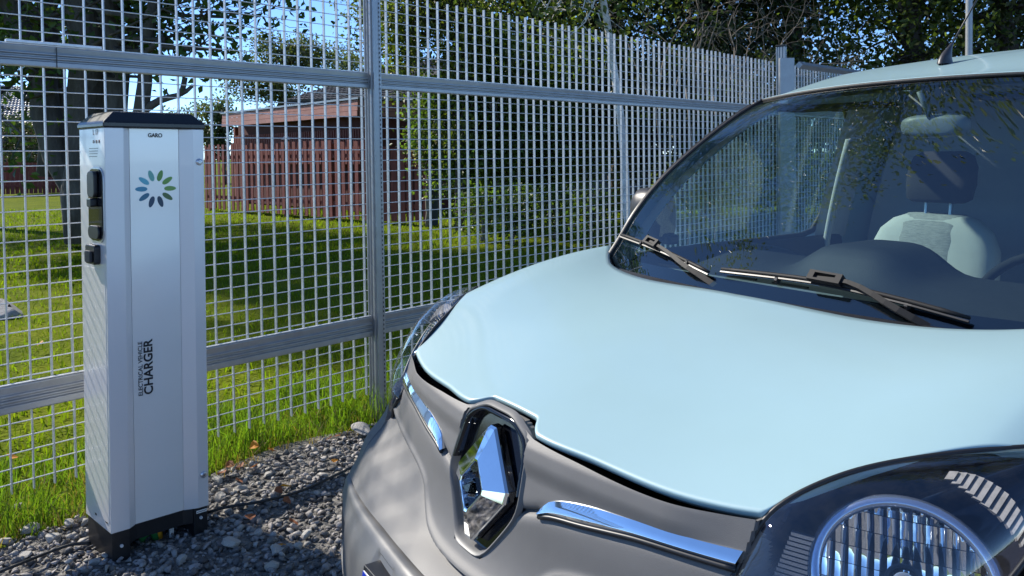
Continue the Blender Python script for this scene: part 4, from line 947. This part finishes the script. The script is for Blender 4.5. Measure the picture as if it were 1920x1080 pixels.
# --- headlights
TOPC = np.array([(.585, -.062, .822), (.590, -.034, .863), (.597, -.015, .896), (.607, .0, .926), (.617, .020, .946), (.646, .070, .977), (.691, .139, 1.005), (.772, .242, 1.031), (.875, .366, 1.050)])
BOTC = np.array([(.588, -.066, .818), (.650, -.052, .772), (.722, -.022, .717), (.775, .012, .745), (.828, .062, .800), (.872, .13, .876), (.898, .22, .955), (.900, .30, 1.01), (.882, .372, 1.044)])
def headlight(sgn):
    hl_ = MB(); nA, nB = 40, 18
    T = resample(TOPC, nA); B_ = resample(BOTC, nA)
    outd = np.array([.54, -.66, .52]); outd /= np.linalg.norm(outd)
    def P(i, t, off):
        w = math.sin(math.pi * t) ** .75; e = math.sin(math.pi * min(1, max(0, i / (nA - 1)))) ** .5
        p = T[i] * (1 - t) + B_[i] * t + outd * (.057 * w * e + off); return (sgn * p[0], p[1], p[2])
    Gl = [[P(i, t, .002) for t in np.linspace(0, 1, nB)] for i in range(nA)]
    root = MB().grid(Gl).build('headlight', M['lens'], van, smooth=True)
    # housing: dark tray behind the lens
    Gh = [[tuple(np.array(P(i, t, 0)) - np.array([sgn * outd[0], outd[1], outd[2]]) * (.15 * min(1, 4 * t, 4 * (1 - t)) * math.sin(math.pi * i / (nA - 1)) ** .4)) for t in np.linspace(0, 1, 22)] for i in range(nA)]
    MB().grid(Gh).build('housing', mat('headlight_bezel', (.010, .014, .03), .12, .2), root, smooth=True)
    lp_ = [P(i, 0, .001) for i in range(nA)] + [P(i, 1, .001) for i in range(nA - 1, -1, -1)]
    MB().tube(lp_, .0045, 6).build('gasket', M['black'], root, smooth=True)
    # main reflector bowl facing forwards
    c = np.array([sgn * .775, .100, .872]); ax = np.array([sgn * .40, -.78, .48]); ax /= np.linalg.norm(ax)
    e1 = np.cross([0, 0, 1.], ax); e1 /= np.linalg.norm(e1); e2 = np.cross(ax, e1); Mx = np.stack([e1, e2, ax], 1)
    RB = .113
    br = MB(); nc, nr = 13, 9
    def bowl_pt(x, y, k):
        y = y / .92; r_ = math.hypot(x, y)
        if r_ > RB: x, y, r_ = x * RB / r_, y * RB / r_, RB
        return tuple(c + Mx @ np.array([x, y * .92, -.064 + .064 * (r_ / RB) ** 2 + k]))
    for i in range(nc):
        for j in range(nr):
            x0, x1 = -RB + 2 * RB * i / nc, -RB + 2 * RB * (i + 1) / nc; y0, y1 = -RB + 2 * RB * j / nr, -RB + 2 * RB * (j + 1) / nr
            xm, ym = (x0 + x1) / 2, (y0 + y1) / 2
            if math.hypot(max(abs(xm) - RB / nc, 0), max(abs(ym) - RB / nr, 0)) > RB or math.hypot(xm, ym) < .020: continue
            tilt = .0018 * (-1) ** j + .0008 * math.sin(i * 2.1 + j * 1.3)
            br.grid([[bowl_pt(x0 + (x1 - x0) * q, y0 + (y1 - y0) * w, .0030 * math.sin(math.pi * q) + tilt * (w - .5)) for q in np.linspace(.02, .98, 6)] for w in np.linspace(.02, .98, 4)])
    bowl = br.build('reflector', M['chrome'], root, smooth=True, fix=False); bowl['kind'] = 'stuff'
    prof_ = [(RB * .985, -.004), (RB * 1.0, .008), (RB * 1.05, .013), (RB * 1.12, .010), (RB * 1.17, .0), (RB * 1.18, -.02)]
    MB().lathe(prof_, c, 56, Mx @ np.diag([1, .92, 1])).build('reflector_ring', mat('ring_silver', (.45, .52, .66), .18, .85), root, smooth=True)
    MB().lathe([(0, .006), (.010, .006), (.016, 0), (.018, -.02), (.018, -.05)], c, 20, Mx).build('bulb', mat('bulb_glass', (.25, .27, .3), .08, .6), bowl, smooth=True)
    MB().lathe([(.022, -.058), (.03, -.045), (.03, -.035), (.024, -.032)], c, 24, Mx).build('bulb_holder', M['gloss_black'], bowl, smooth=True)
    # side ribbed plate
    for k in range(12):
        q = np.array([sgn * (.622 + .0022 * k), .035 + .0016 * k, .820 + .0075 * k])
        MB().box(tuple(q), (.045, .006, .0055), sgn * .35).build('ribbed_plate', M['satin'], root)
    # turn signal: curved row of clear prisms at the upper outer corner
    ts = resample([(.775, .222, 1.008), (.81, .228, 1.012), (.845, .228, 1.004), (.872, .220, .985), (.888, .205, .955)], 13)
    for k in range(12):
        a, b = ts[k], ts[k + 1]; d = (b - a) * .94; hgt = .008 + .026 * math.sin(math.pi * min(1, (k + 1) / 13)) 
        side = np.array([-.25, -.55, -.80]); side /= np.linalg.norm(side); o_ = outd * .008
        q0 = [a, a + d, a + d + side * hgt, a + side * hgt]; q1 = [p + o_ + (np.zeros(3) if j in (0, 3) else o_ * .6) for j, p in enumerate(q0)]
        MB().hull([(sgn * p[0], p[1], p[2]) for p in q0], [(sgn * p[0], p[1], p[2]) for p in q1]).build('turn_signal_prism', mat('prism', (.14, .13, .13), .6, 0, vary=.5, vscale=60) if k == 0 and sgn < 0 else bpy.data.materials['prism'], root)
    return root
headlight(-1); headlight(1)

# --- windscreen, pillars and roof
WZ = [1.09, 1.14, 1.18, 1.262, 1.397, 1.474, 1.574, 1.663, 1.70]
WV = [.815, .845, .869, .916, 1.043, 1.14, 1.29, 1.44, 1.515]
WU = [.745, .732, .72, .70, .68, .665, .645, .62, .60]
def ws(t, a, off=0.0):
    """t up the glass, a across (-1..1)"""
    z = 1.085 + (1.70 - 1.085) * t; z_c = z + .018 * (1 - a * a) * t ** 2
    vs_ = float(pchip(z, WZ, WV)); uw = float(pchip(z, WZ, WU)); vc = .705 + .70 * t - .022 * math.sin(math.pi * t)
    v = vc + (vs_ - vc) * abs(a) ** 2.3
    n_ = np.array([.25 * a, -.72, .64]); n_ /= np.linalg.norm(n_); return np.array([uw * a, v, z_c]) + n_ * off
glass = MB().grid([[ws(t, a) for a in np.linspace(-1, 1, 41)] for t in np.linspace(0, 1, 31)]).build('windscreen', M['glass'], van, smooth=True, fix=True)
frit = MB()
frit.grid([[ws(t, a, -.004) for a in np.linspace(-1, 1, 41)] for t in (0, .02, .04, .062, .085)]); frit.build('windscreen_lower_band', M['gloss_black'], van, smooth=True)
MB().grid([[ws(t, a, -.004) for a in np.linspace(-1, 1, 41)] for t in (.975, .988, 1.0)]).build('windscreen_top_band', M['gloss_black'], van, smooth=True)
# interior sensor and visor panels against the glass
for s_ in (-1, 1):
    edge_ = [ws(t, s_, .004) for t in np.linspace(.02, 1, 28)]
    MB().tube(edge_, .0065, 6).build('windscreen_gasket', M['rubber'], van, smooth=True)
    # A pillar: painted skin from the glass edge out to the door frame
    Gp = []
    for t in np.linspace(0.0, 1.0, 24):
        p = ws(t, s_); w_ = .055 - .02 * t
        Gp.append([p + np.array([s_ * .004, .004, .001]), p + np.array([s_ * .012, .006, .008]), p + np.array([s_ * .024, .022, .010]), p + np.array([s_ * (.020 + w_ * .4), .055, .004]), p + np.array([s_ * (.024 + w_ * .5), .11, -.012]), p + np.array([s_ * .02, .115, -.03])])
    MB().grid(Gp).build('pillar', M['paint'], van, smooth=True)
    MB().grid([[p + np.array([s_ * .002, -.002, -.002]), p + np.array([s_ * .010, .0, .013]), p + np.array([s_ * .017, .012, .015]), p + np.array([s_ * .022, .028, .012])] for p in [ws(t, s_) for t in np.concatenate([np.linspace(.0, .96, 26)])]]).build('pillar_trim', M['trim'], van, smooth=True)
    Gi = [[p + np.array([-s_ * .03, .02, -.02]), p + np.array([s_ * .0, .05, -.02]), p + np.array([s_ * .01, .11, -.02])] for p in [ws(t, s_) for t in np.linspace(0, 1, 12)]]
    MB().grid(Gi).build('pillar_lining', M['liner'], van, smooth=True)
top_edge = [ws(1.0, a, .003) for a in np.linspace(-1, 1, 41)]
MB().tube(top_edge, .006, 6).build('windscreen_top_seal', M['rubber'], van, smooth=True)
# roof
def roof_pt(u, v0, v):
    a = abs(u) / .66; zc = float(pchip(v, [1.38, 1.5, 1.7, 1.95, 2.3, 2.8, 3.4, 4.02], [1.712, 1.752, 1.797, 1.842, 1.880, 1.905, 1.91, 1.88]))
    return np.array([u, v, zc - .030 * a ** 2 - .06 * max(0, a - .72) ** 2 / .08])
Gr = []
for t in np.concatenate([[-.004, 0, .006, .015, .03, .05, .08], np.linspace(.12, 1, 22)]):
    line = []
    for a in np.linspace(-1, 1, 45):
        e = ws(1.0, a); u = a * (e[0] / a if abs(a) > 1e-6 else .6); u = a * (.60 + .075 * min(1, max(0, t) * 3)); v0 = e[1] + .003
        v = v0 + (4.0 - v0) * max(0, t); p = roof_pt(u, v0, v)
        blend = math.exp(-max(0, t) * 22); zz = p[2] * (1 - blend) + (e[2] + .010) * blend
        if t < 0: zz -= .014
        line.append((u, v, zz))
    Gr.append(line)
roof = MB().grid(Gr).build('roof', M['paint'], van, smooth=True)
# antenna
ab = thing_ = None
ac = np.array([0.0, 1.706, 0]); ac[2] = [p for p in [roof_pt(0, 0, 1.706)]][0][2]
am = MB()
def oval(w, l, z, dv): return [(w * math.cos(a), dv + l * math.sin(a), z) for a in np.linspace(0, 2 * math.pi, 16, endpoint=False)]
lv = [oval(.021, .036, -.006, 0), oval(.019, .033, .006, 0), oval(.016, .028, .016, .003), oval(.0165, .028, .018, .004), oval(.013, .022, .032, .012), oval(.007, .012, .052, .030), oval(.005, .006, .068, .046)]
am.add(sum(lv, []), [tuple(range(16))[::-1], tuple(range(96, 112))] + [(a * 16 + i, a * 16 + (i + 1) % 16, a * 16 + 16 + (i + 1) % 16, a * 16 + 16 + i) for a in range(6) for i in range(16)])
an = am.build('antenna_base', M['trim'], van, smooth=True, angle=50); an.location = ac
MB().tube([(0, .044, .064), (0, .40, .42)], [.0032, .0018], 8).build('antenna_mast', M['black'], an, smooth=True)
# body sides: lower panels with wheel arch, door glass, roof rail, cargo side
def side_u(z): return float(pchip(z, [.2, .5, .8, 1.02, 1.1, 1.3, 1.5, 1.65, 1.75, 1.82], [.86, .895, .905, .90, .885, .835, .775, .725, .685, .66]))
def side_panel(s_, outline, name, m, off=0.0, n=1):
    P = [(s_ * (side_u(z) + off), v, z) for v, z in outline]; Q = [(s_ * (side_u(z) + off - .018), v, z) for v, z in outline]
    return MB().hull(P, Q).build(name, m, van, bevel=.003)
for s_ in (-1, 1):
    arch = [(.545 + .355 * math.cos(a), .30 + .36 * math.sin(a)) for a in np.linspace(math.pi * .93, math.pi * .02, 14)]
    arch2 = [(3.22 + .355 * math.cos(a), .30 + .36 * math.sin(a)) for a in np.linspace(math.pi * .98, math.pi * .02, 14)]
    # wing strip along the arch, lower door, cargo side built as strips so each stays planar in z
    def strip(v0, v1, zs, name, m, cut=None):
        Gs = []
        for z in zs: Gs.append([(s_ * side_u(z), v, z) for v in np.linspace(v0, v1, 12)])
        return MB().grid(Gs).build(name, m, van, smooth=True)
    Gw = []
    for k in range(15):
        v = .30 + .66 * k / 14; dz = .30 + math.sqrt(max(0, .36 ** 2 - ((v - .545) / .355 * .36) ** 2)) if abs(v - .545) < .355 else .30
        ztop = float(np.interp(v, [.30, .40, .60, .95], [.98, 1.045, 1.05, 1.05]))
        Gw.append([(s_ * (side_u(z) + (.0 if z > .4 else 0)), v, z) for z in np.linspace(max(dz, .3), ztop, 10)])
    MB().grid(Gw).build('wing', M['paint'], van, smooth=True)
    strip(.965, 2.06, np.linspace(.30, 1.09, 12), 'door', M['paint'])
    strip(2.065, 4.0, np.linspace(.62, 1.09, 8), 'cargo_side', M['paint'])
    strip(2.065, 2.86, np.linspace(.30, .62, 4), 'sill_panel', M['paint'])
    # upper: door frame top, B pillar, cargo upper wall
    strip(2.30, 4.0, np.linspace(1.09, 1.785, 12), 'cargo_upper_side', M['paint'])
    strip(1.80, 2.31, np.linspace(1.70, 1.76, 4), 'roof_rail', M['paint'])
    Gg = [[(s_ * side_u(z), v, z) for v in np.linspace(float(np.interp(z, [1.09, 1.70], [1.02, 1.58])), 2.30, 16)] for z in np.linspace(1.09, 1.70, 12)]
    MB().grid(Gg).build('side_window', M['side_glass'], van, smooth=True)
    MB().tube([(s_ * (side_u(z) - .012), v, z) for v, z in ((1.04, 1.10), (2.12, 1.11), (2.20, 1.13), (2.24, 1.2), (2.29, 1.45), (2.27, 1.62), (2.2, 1.69), (1.58, 1.69))], .014, 8).build('window_frame', M['rubber'], van, smooth=True)
    Gq = []
    for t in np.linspace(0.02, .97, 16):
        p = ws(t, s_); w_ = .055 - .02 * t; z = p[2] - .012; q = np.array([s_ * side_u(z), float(np.interp(z, [1.09, 1.70], [1.03, 1.60])), z]); a_ = p + np.array([s_ * (.022 + w_ * .5), .105, -.010])
        Gq.append([a_, (a_ + q) / 2 + np.array([s_ * .006, 0, 0]), q])
    MB().grid(Gq).build('quarter_trim', M['black'], van, smooth=True)
    # inner door lining below the window
    MB().grid([[(s_ * (.80 - .02 * k), v, z) for v in np.linspace(.95, 2.3, 10)] for k, z in enumerate((1.115, 1.10, .9, .5))]).build('door_lining', M['dash'], van, smooth=True)
    Gb = [[(s_ * (side_u(z) - .03 - .05 * k), v, z) for k, v in ((0, 2.20), (1, 2.24), (1.3, 2.34))] for z in np.linspace(1.1, 1.72, 12)]
    MB().grid(Gb).build('pillar_lining', M['liner'], van, smooth=True)
    MB().tube([(s_ * (side_u(z) - .11), 2.18 - .05 * (z - 1.1), z) for z in np.linspace(.95, 1.55, 8)], .016, 6).build('seat_belt', M['liner'], van, smooth=True)
    # door mirror
    mm = MB(); cc = np.array([s_ * .96, 1.27, 1.245]); lvls = []
    for k, (sv, sc) in enumerate(((-.075, .35), (-.065, .75), (-.03, .98), (.01, 1.0), (.035, .97), (.045, .9))):
        lvls.append([tuple(cc + np.array([.095 * sc * math.copysign(abs(math.cos(a)) ** .6, math.cos(a)), sv, .115 * sc * math.copysign(abs(math.sin(a)) ** .6, math.sin(a))])) for a in np.linspace(0, 2 * math.pi, 20, endpoint=False)])
    mm.add(sum(lvls, []), [tuple(range(20))[::-1], tuple(range(100, 120))] + [(a * 20 + i, a * 20 + (i + 1) % 20, a * 20 + 20 + (i + 1) % 20, a * 20 + 20 + i) for a in range(5) for i in range(20)])
    mo = mm.build('door_mirror', M['trim'], van, smooth=True, angle=60)
    MB().box((s_ * .90, 1.28, 1.15), (.10, .06, .04)).build('mirror_stalk', M['black'], mo, bevel=.01)
    # wheels
    for wv in (.545, 3.22):
        wc = np.array([s_ * .80, wv, .305]); Mw = np.array([[0, 0, s_], [0, 1., 0], [1., 0, 0]])
        ty = MB().lathe([(.20, -.095), (.27, -.10), (.30, -.085), (.305, -.04), (.305, .04), (.30, .085), (.27, .10), (.20, .095)], wc, 40, Mw).build('wheel', M['rubber'], van, smooth=True)
        MB().lathe([(0, .05), (.05, .055), (.06, .045), (.10, .04), (.17, .06), (.195, .08), (.205, .09), (.205, -.09)], wc, 32, Mw).build('rim', M['satin'], ty, smooth=True)
MB().grid([[(u, 4.0, z) for u in (-.66, -.3, .3, .66)] for z in (1.84, 1.85)] ).build('rear_header', M['paint'], van)
rp_ = [(-.9, .3), (.9, .3), (.905, .8), (.885, 1.1), (.775, 1.5), (.66, 1.84), (-.66, 1.84), (-.775, 1.5), (-.885, 1.1), (-.905, .8)]
MB().add([(u, 4.0, z) for u, z in rp_], [tuple(range(10))]).build('rear_doors', M['paint'], van)
MB().box((0, 1.95, .26), (1.66, 4.0, .06)).build('underbody', M['black'], van)
MB().box((0, .32, .50), (1.10, .70, .40)).build('engine_bay', M['black'], van)
MB().grid([[(u, v, 1.08 - (v - .45) * .05 - .2 * (v < .5)) for u in np.linspace(-.72, .72, 6)] for v in (.45, .6, .72, .84)]).build('scuttle', M['black'], van)
# cowl: black plastic between bonnet and glass
Gc = []
for a in np.linspace(-1, 1, 41):
    u = .74 * a; e = ws(.03, a, .003); vb = float(pchip(abs(u), RU, RV)); zb = float(pchip(abs(u), RU, RZ))
    Gc.append([(u, vb - .02, zb - .04), (u, vb + .02, zb - .030), (u * .995, vb + (e[1] - vb) * .6, zb - .022), tuple(e)])
MB().grid(Gc).build('cowl', M['black'], van, smooth=True)
# --- wipers
M['wiper'] = mat('matt_black_wiper', (.010, .010, .011), .62, spec=.3, vary=.2, vscale=30)
def ws_hit(x, y, off=.0):
    d = CR @ ray(x, y); c = CR @ (CAM - CAR_O); best = None
    for t in np.linspace(0, .6, 120):
        for a in np.linspace(-1, 1, 81):
            p = ws(t, a) - c; s_ = p @ d / (d @ d); e = np.linalg.norm(p - d * s_)
            if best is None or e < best[0]: best = (e, t, a)
    return ws(best[1], best[2], off)
def wiper(bl, arm, joint):
    B0 = [ws_hit(*p, .018) for p in bl]; A0 = [ws_hit(*p, .0) for p in arm]
    root = MB().tube(resample(B0, 12), [.004] + [.0062] * 10 + [.004], 8).build('wiper_blade', M['wiper'], van, smooth=True)
    MB().tube(resample([np.array(p) - [0, .004, .008] for p in B0], 12), .0035, 5).build('wiper_rubber', M['black'], root)
    n_ = np.array([0, -.72, .64]); A1 = [p + n_ * o_ for p, o_ in zip(A0, (.034, .036, .026, -.030))]
    arm_o = MB(); P = resample(A1, 12); 
    for i in range(len(P) - 1):
        t_ = P[i + 1] - P[i]; t_ /= np.linalg.norm(t_); w_ = np.cross(t_, n_); w_ /= np.linalg.norm(w_); h0 = (.004 + .006 * i / 11); h1 = (.004 + .006 * (i + 1) / 11)
        a, b = P[i], P[i + 1]
        arm_o.hull([a - w_ * h0, a + w_ * h0, a + w_ * h0 - n_ * .010, a - w_ * h0 - n_ * .010], [b - w_ * h1, b + w_ * h1, b + w_ * h1 - n_ * .010, b - w_ * h1 - n_ * .010])
    arm_o.build('wiper_arm', M['wiper'], root)
    j = [ws_hit(*p, .034) for p in joint]; t_ = j[1] - j[0]; Lj = np.linalg.norm(t_); t_ /= Lj; w_ = np.cross(t_, n_); w_ /= np.linalg.norm(w_)
    jm = MB()
    for (a0, a1, b0_, b1_) in ((0, 1, -.014, -.008), (0, 1, .008, .014), (0, .18, -.008, .008), (.82, 1, -.008, .008)):
        q = [j[0] + t_ * Lj * a + w_ * b for a, b in ((a0, b0_), (a1, b0_), (a1, b1_), (a0, b1_))]; jm.hull([p - n_ * .012 for p in q], [p + n_ * .006 for p in q])
    jm.build('wiper_joint', M['wiper'], root)
    for k in (.28, .80): 
        c = B0[0] + (B0[-1] - B0[0]) * k; d = (B0[-1] - B0[0]) / np.linalg.norm(B0[-1] - B0[0]); MB().tube([c - d * .004, c + d * .004], .0105, 8).build('blade_clip', M['black'], root)
    return root
wiper([(1172, 446), (1250, 476), (1333, 515)], [(1228, 462), (1255, 478), (1300, 512), (1372, 552)], [(1222, 458), (1246, 470)])
wiper([(1356, 509), (1530, 534), (1700, 572), (1815, 604)], [(1525, 530), (1590, 541), (1690, 590), (1795, 634)], [(1523, 528), (1585, 538)])
# --- cabin
dz = lambda u, v: 1.085 + .05 * sstep(np.array(v), .85, 1.15) + .085 * math.exp(-((u - .04) / .17) ** 4) * sstep(np.array(v), .98, 1.14) + .03 * math.exp(-((u + .5) / .2) ** 4) * sstep(np.array(v), 1.0, 1.2)
Gd = [[(u, v, float(dz(u, v)) - (0 if v < 1.33 else (v - 1.33) * 3.5)) for u in np.linspace(-.76, .76, 61)] for v in np.concatenate([np.linspace(.80, 1.33, 20), [1.36, 1.42, 1.48]])]
MB().grid(Gd).build('dashboard', M['dash'], van, smooth=True)
for u0, u1 in ((-.58, -.40), (-.32, -.16), (-.10, .02)):
    MB().box(((u0 + u1) / 2, .93, 1.112), (u1 - u0, .010, .006)).build('demister_vent', M['black'], van)
MB().box((-.30, .90, 1.1085), (.9, .003, .004)).build('dashboard_seam', M['liner'], van)
MB().box((0, 2.0, .5), (1.6, 1.3, .06)).build('cabin_floor', M['dash'], van)
# steering wheel
Ms = np.array([[1, 0, 0], [0, .45, .89], [0, -.89, .45]]).T
sw = MB(); pts = [np.array([.37, 1.52, 1.02]) + Ms @ np.array([.185 * math.cos(a), .185 * math.sin(a), 0]) for a in np.linspace(0, 2 * math.pi, 33)]
sw.tube(pts, .014, 8, cap=False); sw.build('steering_wheel', M['headrest'], van, smooth=True)
def seat(u0):
    def body(w, d, zs, off, name, m, parent, us=(-1, 1), lean=.22):
        lv_ = []
        for z, k, dd in zs:
            ring_ = []
            for a in np.linspace(0, 2 * math.pi, 24, endpoint=False):
                cx = math.copysign(abs(math.cos(a)) ** .55, math.cos(a)); sy = math.copysign(abs(math.sin(a)) ** .6, math.sin(a))
                ring_.append((u0 + off + w * k * cx, 2.12 + lean * (z - .75) + d * dd * sy, z))
            lv_.append(ring_)
        b = MB(); n = 24; b.add(sum(lv_, []), [tuple(range(n))[::-1], tuple(range((len(lv_) - 1) * n, len(lv_) * n))] + [(q * n + i, q * n + (i + 1) % n, q * n + n + (i + 1) % n, q * n + n + i) for q in range(len(lv_) - 1) for i in range(n)])
        return b.build(name, m, parent, smooth=True, angle=60)
    r_ = body(.255, .075, [(.62, .9, 1), (.75, 1, 1), (.95, 1.02, 1), (1.10, .98, 1), (1.17, .86, .95), (1.215, .66, .85), (1.235, .45, .6)], 0, 'seat', M['seat_side'], van)
    body(.150, .080, [(.66, .9, 1), (.75, 1, 1), (1.0, 1, 1.0), (1.14, .98, 1.0), (1.20, .9, .92), (1.238, .75, .6)], 0, 'seat_centre', M['seat_fabric'], r_)
    body(.135, .055, [(1.285, .75, .7), (1.30, .93, .95), (1.36, 1, 1), (1.43, .98, 1), (1.475, .86, .9), (1.495, .6, .6)], 0, 'headrest', M['headrest'], r_)
    for k in (-.05, .05): MB().tube([(u0 + k, 2.23, 1.2), (u0 + k, 2.245, 1.31)], .007, 8).build('headrest_rod', M['satin'], r_)
    MB().box((u0, 1.88, .68), (.50, .50, .16)).build('seat_cushion', M['seat_side'], r_, bevel=.05, seg=4)
    return r_
seat(-.30); seat(.40)
MB().grid([[(a * (side_u(z) - .04), 2.62, z) for a in np.linspace(-1, 1, 4)] for z in np.linspace(.5, 1.80, 14)]).build('bulkhead', M['liner'], van)
MB().box((.28, 2.60, 1.55), (.55, .02, .3)).build('bulkhead_window', M['gloss_black'], van, bevel=.02)
Gl_ = [[(u, v, float(roof_pt(u * .95, 0, v)[2]) - .055) for u in np.linspace(-.62, .62, 9)] for v in np.linspace(1.50, 2.62, 8)]
MB().grid(Gl_).build('headliner', M['liner'], van, smooth=True)
# interior mirror and visor
M['mirror_shell'] = mat('grey_mirror_shell', (.16, .17, .17), .5, vary=.1)
mq = c_atv(1752, 236, 1.42)
mi = MB(); lv_ = []
for k, (o_, sc) in enumerate(((-.028, .6), (-.022, .9), (0, 1), (.010, .98))):
    lv_.append([(mq[0] + .105 * sc * math.copysign(abs(math.cos(a)) ** .5, math.cos(a)), mq[1] + o_, mq[2] + .036 * sc * math.copysign(abs(math.sin(a)) ** .7, math.sin(a)) ) for a in np.linspace(0, 2 * math.pi, 24, endpoint=False)])
mi.add(sum(lv_, []), [tuple(range(24))[::-1], tuple(range(72, 96))] + [(q * 24 + i, q * 24 + (i + 1) % 24, q * 24 + 24 + (i + 1) % 24, q * 24 + 24 + i) for q in range(3) for i in range(24)])
mo = mi.build('interior_mirror', M['mirror_shell'], van, smooth=True, angle=60)
MB().tube([(mq[0], mq[1] - .02, mq[2] + .02), (mq[0] - .02, mq[1] - .05, 1.68)], .009, 8).build('mirror_stem', M['mirror_shell'], mo, smooth=True)
for u0 in (-.36, .36):
    MB().box((u0, 1.62, 1.665), (.40, .16, .018)).build('sun_visor', M['headrest'], van, bevel=.006)
